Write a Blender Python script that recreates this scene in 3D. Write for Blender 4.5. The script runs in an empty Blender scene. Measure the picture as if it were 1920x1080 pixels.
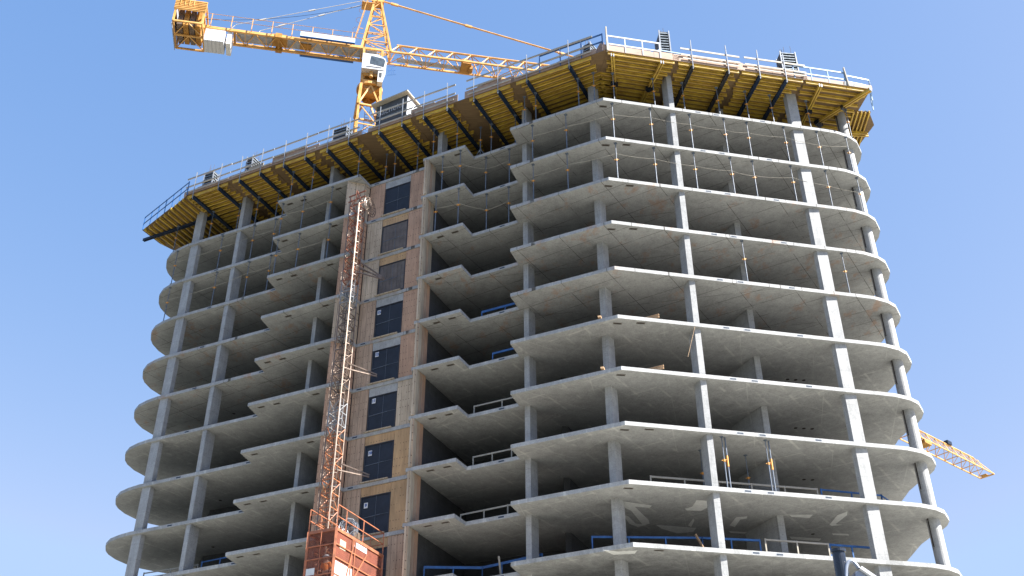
import bpy, bmesh, math, random
from mathutils import Vector, Matrix
random.seed(7)
S = bpy.context.scene
COL = S.collection
R_ = math.radians

# ------------------------------------------------------------------ camera
CAMZ = 1.6
F_PX, PITCH, ROLL = 1997.69, 0.582476, -0.002639
cam_d = bpy.data.cameras.new("camera"); cam = bpy.data.objects.new("camera", cam_d)
COL.objects.link(cam); S.camera = cam
cam_d.sensor_width = 36.0; cam_d.lens = 36.0 * F_PX / 1920.0
cam_d.clip_start = 0.1; cam_d.clip_end = 6000
cr, sr, cp, sp = math.cos(ROLL), math.sin(ROLL), math.cos(PITCH), math.sin(PITCH)
_right = Vector((1, 0, 0)); _up = Vector((0, -sp, cp)); _fw = Vector((0, cp, sp))
RX = cr * _right + sr * _up
UP = -sr * _right + cr * _up
mw = Matrix((RX, UP, -_fw)).transposed().to_4x4(); mw.translation = Vector((0, 0, CAMZ))
cam.matrix_world = mw
S.render.resolution_x, S.render.resolution_y = 1024, 576

# ------------------------------------------------------------------ light
SUN_AZ = R_(-23.6)      # direction towards the sun, measured from +X
SUN_EL = R_(44.0)
W = bpy.data.worlds.new("World"); S.world = W; W.use_nodes = True
nt = W.node_tree; nt.nodes.clear()
sky = nt.nodes.new("ShaderNodeTexSky"); sky.sky_type = 'NISHITA'; sky.sun_disc = False
sky.sun_elevation = SUN_EL; sky.sun_rotation = math.pi / 2 - SUN_AZ
sky.altitude = 0; sky.air_density = 1.0; sky.dust_density = 0.8; sky.ozone_density = 1.6
bg = nt.nodes.new("ShaderNodeBackground"); bg.inputs[1].default_value = 0.084
wo = nt.nodes.new("ShaderNodeOutputWorld")
sep = nt.nodes.new("ShaderNodeSeparateColor"); cmb = nt.nodes.new("ShaderNodeCombineColor")
nt.links.new(sky.outputs[0], sep.inputs[0])
for i, (g_, k_, mx_) in enumerate(((1.12, .96, 1.6), (.68, 1.15, 2.7), (.36, 2.0, 9.0))):      # colour response of the sky, per channel
    p_ = nt.nodes.new("ShaderNodeMath"); p_.operation = 'POWER'; p_.inputs[1].default_value = g_
    m_ = nt.nodes.new("ShaderNodeMath"); m_.operation = 'MULTIPLY'; m_.inputs[1].default_value = k_
    c_ = nt.nodes.new("ShaderNodeMath"); c_.operation = 'MINIMUM'; c_.inputs[1].default_value = mx_
    nt.links.new(sep.outputs[i], c_.inputs[0]); nt.links.new(c_.outputs[0], p_.inputs[0]); nt.links.new(p_.outputs[0], m_.inputs[0]); nt.links.new(m_.outputs[0], cmb.inputs[i])
nt.links.new(cmb.outputs[0], bg.inputs[0]); nt.links.new(bg.outputs[0], wo.inputs[0])
sd = bpy.data.lights.new("sun", 'SUN'); sd.energy = 5.0; sd.angle = R_(0.53); sd.color = (1.0, 0.975, 0.94)
sun = bpy.data.objects.new("sun", sd); COL.objects.link(sun)
sdir = Vector((math.cos(SUN_AZ) * math.cos(SUN_EL), math.sin(SUN_AZ) * math.cos(SUN_EL), math.sin(SUN_EL)))
sun.rotation_euler = (-sdir).to_track_quat('-Z', 'Y').to_euler(); sun.location = (60, -30, 90)
S.view_settings.view_transform = 'Standard'; S.view_settings.look = 'None'
S.view_settings.exposure = 1.85; S.view_settings.gamma = 1.0

# ------------------------------------------------------------------ pixel rays (photo measured at 1920 x 1080)
def ray(px, py):
    return RX * (px - 960) + UP * (540 - py) + _fw * F_PX
def at_z(px, py, z):
    d = ray(px, py); t = (z - CAMZ) / d.z; return Vector((d.x * t, d.y * t, z))
def at_y(px, py, y):
    d = ray(px, py); t = y / d.y; return Vector((d.x * t, y, d.z * t + CAMZ))
def at_plane(px, py, P, n):
    d = ray(px, py); o = Vector((0, 0, CAMZ)); t = (P - o).dot(n) / d.dot(n); return o + d * t

H = 2.9
def L(k): return CAMZ + (14.57094 - k) * H      # top surface of slab k, 0 = topmost cast slab
TH = 0.2

# ------------------------------------------------------------------ materials
def new_mat(name):
    m = bpy.data.materials.new(name); m.use_nodes = True
    n = m.node_tree.nodes; l = m.node_tree.links; b = n["Principled BSDF"]
    return m, n, l, b
def noise(n, l, vec, scale, detail=4, rough=.6):
    t = n.new("ShaderNodeTexNoise"); t.inputs['Scale'].default_value = scale
    t.inputs['Detail'].default_value = detail; t.inputs['Roughness'].default_value = rough
    if vec is not None: l.new(vec, t.inputs['Vector'])
    return t.outputs['Fac']
def ramp(n, l, fac, stops):
    r = n.new("ShaderNodeValToRGB"); e = r.color_ramp.elements
    while len(e) < len(stops): e.new(0.5)
    for i, (p, c) in enumerate(stops):
        e[i].position = p; e[i].color = (c[0], c[1], c[2], 1) if hasattr(c, '__len__') else (c, c, c, 1)
    l.new(fac, r.inputs[0]); return r.outputs[0]
def mixc(n, l, fac, a, b, mode='MIX'):
    m = n.new("ShaderNodeMix"); m.data_type = 'RGBA'; m.blend_type = mode
    for s, v in ((m.inputs[0], fac), (m.inputs[6], a), (m.inputs[7], b)):
        if isinstance(v, (int, float)): s.default_value = v
        elif isinstance(v, (tuple, list)): s.default_value = (*v[:3], 1)
        else: l.new(v, s)
    return m.outputs[2]
def math_n(n, l, op, a, b=None):
    m = n.new("ShaderNodeMath"); m.operation = op
    for i, v in enumerate((a, b)):
        if v is None: continue
        if isinstance(v, (int, float)): m.inputs[i].default_value = v
        else: l.new(v, m.inputs[i])
    return m.outputs[0]
def geo_pos(n):
    return n.new("ShaderNodeNewGeometry").outputs['Position']
def mapping(n, l, vec, rot=(0, 0, 0), scale=(1, 1, 1)):
    m = n.new("ShaderNodeMapping"); m.inputs['Rotation'].default_value = rot
    m.inputs['Scale'].default_value = scale; l.new(vec, m.inputs['Vector']); return m.outputs[0]
def bump(n, l, b, h, strength=.2, dist=.02):
    k = n.new("ShaderNodeBump"); k.inputs['Strength'].default_value = strength
    k.inputs['Distance'].default_value = dist; l.new(h, k.inputs['Height']); l.new(k.outputs[0], b.inputs['Normal'])

def line_mask(n, l, vec, rot, period, width, axis='X', phase=0.0):
    v = mapping(n, l, vec, rot=(0, 0, rot))
    s = n.new("ShaderNodeSeparateXYZ"); l.new(v, s.inputs[0])
    a = math_n(n, l, 'ADD', s.outputs[axis], 1000.0 + phase)
    a = math_n(n, l, 'DIVIDE', a, period); a = math_n(n, l, 'FRACT', a)
    return math_n(n, l, 'LESS_THAN', a, width / period)

def concrete(name, c1, c2, joints=0.0, streak=0.0, rust=0.0, boards=False):
    m, n, l, b = new_mat(name)
    pos = geo_pos(n)
    big = noise(n, l, pos, .35, 5, .65); mid = noise(n, l, pos, 2.2, 6, .65); fine = noise(n, l, pos, 14, 5, .7)
    f = math_n(n, l, 'ADD', math_n(n, l, 'MULTIPLY', big, .45), math_n(n, l, 'MULTIPLY', mid, .55))
    col = ramp(n, l, f, [(.3, c1), (.7, c2)])
    speck = ramp(n, l, fine, [(.3, .82), (.62, 1.06)])
    col = mixc(n, l, 1.0, col, speck, 'MULTIPLY')
    vfine = noise(n, l, pos, 45, 3, .7)
    col = mixc(n, l, 1.0, col, ramp(n, l, vfine, [(.33, .80), (.58, 1.05)]), 'MULTIPLY')
    v = n.new("ShaderNodeTexVoronoi"); v.inputs['Scale'].default_value = 2.3; l.new(pos, v.inputs['Vector'])
    bug = math_n(n, l, 'LESS_THAN', v.outputs['Distance'], .035)
    col = mixc(n, l, math_n(n, l, 'MULTIPLY', bug, .8), col, (.05, .045, .04))
    # drips / pour marks running down vertical faces
    vm = mapping(n, l, pos, scale=(5, 5, .5)); drip = noise(n, l, vm, 1.6, 4, .7)
    col = mixc(n, l, .5, col, ramp(n, l, drip, [(.35, .72), (.6, 1.0)]), 'MULTIPLY')
    if joints:
        brk = ramp(n, l, noise(n, l, pos, .8, 3, .6), [(.37, 0.0), (.50, 1.0)])
        for rot, per, w, ax, ph in ((R_(-58), 1.25, .026, 'X', 0), (R_(-58), 2.5, .028, 'Y', .4), (R_(12), 3.9, .022, 'Y', .9)):
            k = line_mask(n, l, pos, rot, per, w, ax, ph)
            k = math_n(n, l, 'MULTIPLY', k, math_n(n, l, 'MULTIPLY', brk, joints))
            col = mixc(n, l, k, col, (.055, .048, .04))
    if streak:
        for rot, per, w, ph in ((R_(58), 3.1, .05, .3), (R_(12), 3.7, .045, 1.1), (R_(-35), 4.3, .04, 2.0)):
            k = line_mask(n, l, pos, rot, per, w, 'X', ph)
            k = math_n(n, l, 'MULTIPLY', k, ramp(n, l, noise(n, l, mapping(n, l, pos, rot=(0, 0, rot)), .6, 3, .6), [(.44, 0.0), (.60, streak * .7)]))
            col = mixc(n, l, k, col, (.58, .575, .54))
        brk = ramp(n, l, noise(n, l, pos, 1.1, 4, .6), [(.47, 0.0), (.62, 1.0)])
        for rot, per, w, ax, ph in ((R_(34), 1.25, .12, 'X', 0), (R_(34), 2.5, .1, 'Y', .2)):
            k = line_mask(n, l, pos, rot, per, w, ax, ph)
            k = math_n(n, l, 'MULTIPLY', k, math_n(n, l, 'MULTIPLY', brk, streak))
            col = mixc(n, l, k, col, (.56, .55, .51))
    if rust:
        rn = noise(n, l, mapping(n, l, pos, rot=(0, 0, .5), scale=(1, .6, 1)), 1.1, 6, .7)
        rm = ramp(n, l, rn, [(.56, 0.0), (.66, 1.0)])
        col = mixc(n, l, math_n(n, l, 'MULTIPLY', rm, rust), col, (.36, .21, .13))
    if boards:
        s = n.new("ShaderNodeSeparateXYZ"); l.new(pos, s.inputs[0])
        k = math_n(n, l, 'LESS_THAN', math_n(n, l, 'FRACT', math_n(n, l, 'DIVIDE', s.outputs['Z'], .95)), .02)
        col = mixc(n, l, math_n(n, l, 'MULTIPLY', k, .35), col, (.12, .12, .12))
    l.new(col, b.inputs['Base Color']); b.inputs['Roughness'].default_value = .88
    bump(n, l, b, math_n(n, l, 'ADD', fine, mid), .25, .015)
    return m

def plain(name, col, rough=.6, metal=0.0, var=.25, scale=6.0, col2=None, spec=None):
    m, n, l, b = new_mat(name)
    tc = n.new("ShaderNodeTexCoord").outputs['Object']
    f = noise(n, l, tc, scale, 5, .65)
    c2 = col2 if col2 else tuple(c * (1 - var) for c in col)
    l.new(ramp(n, l, f, [(.38, c2), (.62, col)]), b.inputs['Base Color'])
    l.new(ramp(n, l, noise(n, l, tc, scale * 2, 3), [(.3, rough * .8), (.7, min(1, rough * 1.15))]), b.inputs['Roughness'])
    b.inputs['Metallic'].default_value = metal
    return m

def wood(name, c1, c2, axis=2, dots=False, joint=0.0):
    m, n, l, b = new_mat(name)
    pos = geo_pos(n)
    sc = [9, 9, 9]; sc[axis] = .7
    g = noise(n, l, mapping(n, l, pos, scale=tuple(sc)), 1.2, 6, .7)
    big = noise(n, l, pos, .5, 3)
    col = ramp(n, l, g, [(.3, c2), (.68, c1)])
    col = mixc(n, l, .6, col, ramp(n, l, big, [(.35, .72), (.65, 1.05)]), 'MULTIPLY')
    if dots:
        sx = n.new("ShaderNodeSeparateXYZ"); l.new(mapping(n, l, pos, rot=(0, 0, R_(26))), sx.inputs[0])
        def cell(v_, per, w):
            a_ = math_n(n, l, 'FRACT', math_n(n, l, 'DIVIDE', math_n(n, l, 'ADD', v_, 500.0), per))
            return math_n(n, l, 'LESS_THAN', a_, w / per)
        k = math_n(n, l, 'MULTIPLY', cell(sx.outputs['X'], .17, .05), cell(sx.outputs['Z'], .42, .05))
        k = math_n(n, l, 'MULTIPLY', k, math_n(n, l, 'GREATER_THAN', noise(n, l, pos, 2.4, 2), .47))
        col = mixc(n, l, math_n(n, l, 'MULTIPLY', k, .75), col, (.07, .04, .025))
        st = noise(n, l, mapping(n, l, pos, scale=(1.6, 1.6, .35)), 1.1, 5, .7)
        col = mixc(n, l, .55, col, ramp(n, l, st, [(.36, .62), (.6, 1.08)]), 'MULTIPLY')
    if joint:
        k = line_mask(n, l, pos, R_(24.5), joint, .018, 'X', .1)
        col = mixc(n, l, math_n(n, l, 'MULTIPLY', k, .8), col, (.05, .03, .018))
    l.new(col, b.inputs['Base Color']); b.inputs['Roughness'].default_value = .75
    bump(n, l, b, g, .3, .01)
    return m

CC1, CC2 = (.28, .28, .27), (.475, .475, .46)
M = {}
M['conc'] = concrete('concrete_plain', CC1, CC2, boards=True)
M['slabA'] = concrete('concrete_soffit_jointed', CC1, CC2, joints=.9)
M['slabR'] = concrete('concrete_soffit_stained', CC1, CC2, joints=.9, rust=.55)
M['slabS'] = concrete('concrete_soffit_streaked', CC1, CC2, streak=.5)
M['slabP'] = concrete('concrete_soffit_wet', (.20, .20, .19), CC2, streak=.35)
M['floortop'] = concrete('floor_top_shade_dark', (.09, .088, .084), (.16, .155, .148))  # floor tops coloured dark to deepen the shade in the open bays
M['concdark'] = concrete('core_concrete_shade_dark', (.045, .045, .046), (.09, .09, .09), boards=True)  # concrete colour darkened to stand in for deep interior shade
M['patch'] = plain('repair_mortar', (.72, .72, .69), .9, col2=(.62, .62, .59))
M['pocket'] = plain('pocket_dark', (.03, .045, .07), .8)
M['pocketrim'] = plain('pocket_rim', (.36, .37, .38), .8)
M['slot'] = plain('soffit_slot', (.05, .035, .025), .9, col2=(.02, .016, .014))
M['slotrim'] = plain('soffit_slot_rim', (.17, .155, .135), .9)
M['ply'] = wood('plywood_reddish', (.60, .38, .25), (.42, .25, .16), 2, dots=True)
M['plyb'] = wood('plywood_yellowish', (.57, .37, .19), (.42, .26, .13), 2, dots=True)
M['plyp'] = wood('plywood_pale', (.62, .50, .36), (.46, .35, .24), 2, dots=True, joint=.42)
M['board'] = wood('pine_board', (.50, .42, .31), (.34, .27, .19), 2, dots=False, joint=.3)
M['plyv'] = wood('plywood_boards', (.55, .39, .27), (.38, .26, .175), 2, dots=True, joint=.33)
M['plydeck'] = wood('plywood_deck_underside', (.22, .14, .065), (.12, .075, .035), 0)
M['plyfascia'] = wood('plywood_fascia', (.46, .32, .23), (.31, .205, .145), 0)
M['joist_web'] = plain('joist_yellow', (.66, .47, .05), .5, col2=(.42, .25, .03), scale=2.5)
M['joist_fl'] = plain('joist_flange', (.58, .39, .06), .65, col2=(.38, .23, .05), scale=1.4)
M['timber'] = wood('grey_timber', (.50, .45, .36), (.34, .30, .235), 0)
M['timber2'] = wood('fresh_timber', (.60, .40, .22), (.42, .25, .13), 0)
M['beam_blue'] = plain('beam_blue_steel', (.022, .045, .095), .45, .3, .4, 3)
M['beam_dark'] = plain('beam_dark_steel', (.05, .05, .055), .5, .3, .4, 3)
M['blue'] = plain('blue_paint', (.035, .13, .34), .5, 0, .35, 3)
M['paleblue'] = plain('worn_blue_paint', (.20, .33, .50), .5, 0, .3, 3)
M['galv'] = plain('galvanised_steel', (.27, .29, .32), .5, .3, .25, 8)
M['galvd'] = plain('prop_tube', (.12, .15, .195), .6, 0, .3, 6)
M['orange'] = plain('prop_collar', (.75, .32, .04), .55, 0, .3, 8)
M['rope'] = plain('cord', (.55, .50, .40), .9)
M['yellow'] = plain('crane_yellow', (.68, .38, .12), .5, 0, .22, 1.2, col2=(.50, .26, .06))
M['yellowd'] = plain('crane_yellow_grimy', (.45, .22, .035), .55, 0, .3, 1.5, col2=(.30, .14, .02))
M['white'] = plain('white_paint', (.55, .56, .58), .4, 0, .08, 2)
M['cwconc'] = plain('counterweight_concrete', (.66, .66, .64), .85, 0, .12, 2)
M['tie'] = plain('tie_rod_paint', (.42, .40, .36), .6, 0, .2, 3)
M['glass'] = plain('dark_glass', (.07, .09, .11), .08, 0, .4, 3)
M['banner'] = plain('banner_pale', (.50, .55, .62), .6, 0, .05, 1)
M['bannerb'] = plain('banner_blue', (.02, .09, .30), .5, 0, .2, 1)
M['grate'] = plain('walkway_grating', (.42, .44, .48), .6, .3, .3, 4)
M['rust'] = plain('hoist_rust_orange', (.34, .11, .05), .55, 0, .4, 5, col2=(.16, .07, .04))
M['hmetal'] = plain('hoist_worn_steel', (.22, .16, .12), .45, .4, .4, 5)
M['horange'] = plain('hoist_orange', (.42, .17, .07), .55, 0, .4, 4, col2=(.30, .10, .045))
M['hgrey'] = plain('hoist_grey', (.25, .25, .255), .6, 0, .3, 5)
M['red'] = plain('cage_orange_red', (.40, .135, .06), .6, 0, .35, 3, col2=(.22, .08, .04))
M['cable'] = plain('black_cable', (.02, .02, .022), .5)
M['black'] = plain('black_paint', (.018, .024, .035), .28, 0, .3, 4)
M['lampgrey'] = plain('lamp_grey', (.32, .35, .40), .35, .4, .2, 5)
M['shed'] = plain('shed_dark_boards', (.085, .088, .09), .8, 0, .35, 3)
M['chalk'] = plain('chalk', (.55, .55, .55), .9)
M['signw'] = plain('sign_white', (.66, .66, .66), .5, 0, .05)
M['formgrey'] = plain('column_form_steel', (.26, .30, .33), .5, .4, .35, 5)
M['formdark'] = plain('column_form_dark', (.05, .055, .06), .6, .2, .35, 5)
M['rebar'] = plain('rebar', (.12, .10, .10), .7, .4)
M['skin'] = plain('skin', (.45, .27, .19), .6, 0, .1)
M['hivis'] = plain('hivis_orange', (.85, .22, .03), .7, 0, .1)
M['trouser'] = plain('work_trousers', (.05, .06, .09), .8)
M['hair'] = plain('dark_hair', (.03, .02, .015), .7)
def mesh_screen(name, col, alpha, back=None):
    m, n, l, b = new_mat(name)
    pos = geo_pos(n)
    f = noise(n, l, pos, 1.6, 5, .7)
    c = ramp(n, l, f, [(.3, tuple(x * .7 for x in col)), (.7, tuple(min(1, x * 1.35) for x in col))])
    l.new(c, b.inputs['Base Color']); b.inputs['Roughness'].default_value = .7
    if alpha < 1:
        t = n.new("ShaderNodeBsdfTransparent"); mx = n.new("ShaderNodeMixShader"); mx.inputs[0].default_value = alpha
        l.new(t.outputs[0], mx.inputs[1]); l.new(b.outputs[0], mx.inputs[2])
        l.new(mx.outputs[0], n['Material Output'].inputs['Surface'])
    return m
M['netdark'] = mesh_screen('gate_net_dark', (.013, .019, .031), 1)
M['netbrown'] = mesh_screen('gate_net_brown', (.12, .10, .088), 1)
M['netthin'] = mesh_screen('cage_mesh_red_fine', (.24, .070, .040), .30)
M['netred'] = mesh_screen('cage_mesh_red', (.24, .070, .040), .45)

def ground_mat():
    m, n, l, b = new_mat('ground_low_bounce')
    pos = geo_pos(n)
    c = ramp(n, l, noise(n, l, pos, .05, 6, .6), [(.35, (.05, .052, .04)), (.65, (.085, .085, .068))])
    c = mixc(n, l, .5, c, ramp(n, l, noise(n, l, pos, 3, 5, .7), [(.3, .7), (.7, 1.05)]), 'MULTIPLY')
    l.new(c, b.inputs['Base Color']); b.inputs['Roughness'].default_value = .95
    return m
M['ground'] = ground_mat()

# ------------------------------------------------------------------ mesh helpers
class MB:
    def __init__(s): s.v = []; s.f = []; s.m = []; s.mi = 0
    def quadbox(s, pts8):
        o = len(s.v); s.v += [tuple(p) for p in pts8]
        for q in ((0, 3, 2, 1), (4, 5, 6, 7), (0, 1, 5, 4), (1, 2, 6, 5), (2, 3, 7, 6), (3, 0, 4, 7)):
            s.f.append(tuple(o + i for i in q)); s.m.append(s.mi)
        return s
    def obox(s, c, ax, ay, az, sx, sy, sz):
        c = Vector(c); ax = Vector(ax).normalized() * sx / 2; ay = Vector(ay).normalized() * sy / 2; az = Vector(az).normalized() * sz / 2
        return s.quadbox([c - ax - ay - az, c + ax - ay - az, c + ax + ay - az, c - ax + ay - az,
                          c - ax - ay + az, c + ax - ay + az, c + ax + ay + az, c - ax + ay + az])
    def box(s, x0, x1, y0, y1, z0, z1):
        return s.obox(((x0 + x1) / 2, (y0 + y1) / 2, (z0 + z1) / 2), (1, 0, 0), (0, 1, 0), (0, 0, 1), x1 - x0, y1 - y0, z1 - z0)
    def bar(s, p, q, w, h=None, up=(0, 0, 1)):
        p = Vector(p); q = Vector(q); d = q - p; h = h or w
        if d.length < 1e-6: return s
        u = Vector(up)
        if abs(d.normalized().dot(u)) > .98: u = Vector((1, .1, 0))
        y = u.cross(d).normalized(); z = d.cross(y).normalized()
        return s.obox((p + q) / 2, d, y, z, d.length, w, h)
    def tube(s, p, q, r, n=8, r2=None, caps=True):
        p = Vector(p); q = Vector(q); d = (q - p)
        if d.length < 1e-6: return s
        r2 = r if r2 is None else r2
        a = Vector((0, 0, 1)) if abs(d.normalized().z) < .9 else Vector((1, 0, 0))
        x = d.cross(a).normalized(); y = d.cross(x).normalized(); o = len(s.v)
        for k in range(n):
            t = 2 * math.pi * k / n; s.v.append(tuple(p + (x * math.cos(t) + y * math.sin(t)) * r))
        for k in range(n):
            t = 2 * math.pi * k / n; s.v.append(tuple(q + (x * math.cos(t) + y * math.sin(t)) * r2))
        for k in range(n):
            s.f.append((o + k, o + (k + 1) % n, o + n + (k + 1) % n, o + n + k)); s.m.append(s.mi)
        if caps:
            s.f.append(tuple(o + k for k in range(n))[::-1]); s.m.append(s.mi)
            s.f.append(tuple(o + n + k for k in range(n))); s.m.append(s.mi)
        return s
    def path(s, pts, r, n=6):
        for a, b in zip(pts, pts[1:]): s.tube(a, b, r, n)
        return s
    def prism(s, poly, z0, z1):
        n = len(poly); o = len(s.v)
        s.v += [(x, y, z0) for x, y in poly] + [(x, y, z1) for x, y in poly]
        area = sum(poly[i][0] * poly[(i + 1) % n][1] - poly[(i + 1) % n][0] * poly[i][1] for i in range(n))
        ccw = area > 0
        bot = tuple(range(o, o + n)); top = tuple(range(o + n, o + 2 * n))
        s.f.append(bot[::-1] if ccw else bot); s.m.append(s.mi)
        s.f.append(top if ccw else top[::-1]); s.m.append(s.mi)
        for i in range(n):
            j = (i + 1) % n; q = (o + i, o + j, o + n + j, o + n + i)
            s.f.append(q if ccw else q[::-1]); s.m.append(s.mi)
        return s
    def poly3(s, pts, th, nrm):
        """a flat polygon given thickness"""
        nrm = Vector(nrm).normalized() * th; n = len(pts); o = len(s.v)
        s.v += [tuple(Vector(p)) for p in pts] + [tuple(Vector(p) + nrm) for p in pts]
        s.f.append(tuple(range(o, o + n))[::-1]); s.f.append(tuple(range(o + n, o + 2 * n))); s.m += [s.mi] * 2
        for i in range(n):
            j = (i + 1) % n; s.f.append((o + i, o + j, o + n + j, o + n + i)); s.m.append(s.mi)
        return s
    def build(s, name, mats, parent=None, smooth=False, recalc=False):
        me = bpy.data.meshes.new(name); me.from_pydata(s.v, [], s.f)
        if not isinstance(mats, (list, tuple)): mats = [mats]
        for m in mats: me.materials.append(m)
        me.polygons.foreach_set('material_index', s.m)
        if recalc:
            bm = bmesh.new(); bm.from_mesh(me); bmesh.ops.recalc_face_normals(bm, faces=bm.faces); bm.to_mesh(me); bm.free()
        if smooth:
            me.polygons.foreach_set('use_smooth', [True] * len(me.polygons))
        me.update()
        o = bpy.data.objects.new(name, me); COL.objects.link(o)
        if parent:
            o.parent = parent
            o.matrix_parent_inverse = parent.matrix_world.inverted()
        return o
def tag(o, label=None, cat=None, group=None, kind=None):
    for k, v in (('label', label), ('category', cat), ('group', group), ('kind', kind)):
        if v: o[k] = v
    return o
def empty(name, loc, label, cat, group=None):
    o = bpy.data.objects.new(name, None); COL.objects.link(o); o.location = loc; o.empty_display_size = .3
    o.matrix_world = Matrix.Translation(loc)
    return tag(o, label, cat, group)
def copy_part(src, parent, offset=(0, 0, 0)):
    c = src.copy(); COL.objects.link(c); c.parent = parent
    c.matrix_parent_inverse = parent.matrix_world.inverted() if parent else Matrix()
    c.location = Vector(src.location) + Vector(offset)
    return c
def copy_thing(root, loc, label, rotz=None):
    """copy a thing with its parts; parts were built in world space around root"""
    r = root.copy(); COL.objects.link(r); r.location = loc; r['label'] = label
    if rotz is not None: r.rotation_euler = (0, 0, rotz)
    for ch in list(root.children):
        c = ch.copy(); COL.objects.link(c); c.parent = r
        for g in ch.children:
            d = g.copy(); COL.objects.link(d); d.parent = c
    return r
ORD = ['first', 'second', 'third', 'fourth', 'fifth', 'sixth', 'seventh', 'eighth', 'ninth', 'tenth', 'eleventh', 'twelfth', 'thirteenth', 'fourteenth', 'fifteenth', 'sixteenth', 'seventeenth', 'eighteenth']
Z3 = Vector((0, 0, 1))

# ------------------------------------------------------------------ ground
MB().box(-1500, 1500, -1500, 2500, -0.5, 0).build('ground', M['ground'])  # far ground coloured dark so deep soffits catch little bounce light
tag(bpy.data.objects['ground'], 'unseen ground around the building site, darkened to cut bounce light', 'ground', kind='structure')
apron = MB().prism([(-30, 20), (-12, 8), (22, 2), (60, -6), (110, 20), (112, 80), (60, 104), (-30, 100), (-42, 80), (-40, 40)], .0, .02).build('bounce_apron', None)  # unseen pale apron, added and shaped to bounce sunlight onto the soffits
apron.data.materials.clear(); apron.data.materials.append(plain('pale_bounce_surface', (.40, .385, .33), .9, col2=(.32, .308, .265), scale=.3))
tag(apron, 'unseen pale sheet round the tower foot, added to bounce light up', 'bounce_apron', kind='structure')

# ------------------------------------------------------------------ concrete tower
OUT = [(-24.15, 61.8), (-24.1, 61.2), (-23.85, 60.4), (-23.38, 59.68), (-22.72, 59.12), (-21.95, 58.62), (-20.9, 58.13), (-14.62, 55.22),
       (-14.95, 53.9), (-9.41, 51.27), (-8.86, 52.32), (-5.32, 50.57), (-5.38, 49.82), (-2.79, 48.56), (-2.28, 49.63), (.37, 48.31),
       (-.09, 47.06), (5.2, 44.53), (15.5, 46.63), (17.05, 46.95), (18.3, 47.2), (19.15, 47.40), (19.98, 47.77), (20.56, 48.25),
       (21.1, 49.2), (21.2, 49.8), (21.15, 50.4), (20.9, 51.45), (20.76, 52.4), (20.82, 54.9), (20.9, 58.8), (20.2, 61.2), (18.5, 63), (15, 64.5),
       (6, 66), (-4, 68), (-14, 67.8), (-18, 66.9), (-20.5, 66.0), (-22.3, 64.9), (-22.95, 64.4), (-23.6, 63.6), (-24.0, 62.7)]
uL = Vector((.910, -.414, 0)); nL = Vector((.414, .910, 0))
uR = Vector((.9795, .2015, 0)); nR = Vector((-.2015, .9795, 0))
tower = empty('concrete_tower', (0, 56, 0), 'bare concrete high-rise frame under construction with stacked open floors', 'building')
NL = 15
slots = [((-14.2, 54.0), uL), ((-13.25, 53.6), uL), ((-10.87, 52.45), uL), ((-4.12, 49.65), uL), ((-3.25, 49.2), uL), ((5.22, 45.05), Vector((1, .1, 0))), ((6.37, 45.02), Vector((1, .1, 0)))]
pockets = [((10.73, 45.66), uR), ((11.82, 45.88), uR), ((14.6, 46.45), uR), ((-19.3, 57.39), Vector((.907, -.42, 0))), ((-14.83, 55.32), Vector((.907, -.42, 0))), ((-8.45, 52.117), Vector((.896, -.443, 0))), ((-.55, 48.77), Vector((.895, -.446, 0)))]
def slab_mat(k):
    return M['slabA'] if k in (0, 1) else M['slabR'] if k in (2, 3, 4) else M['slabP'] if k == 9 else M['slabS']
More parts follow.
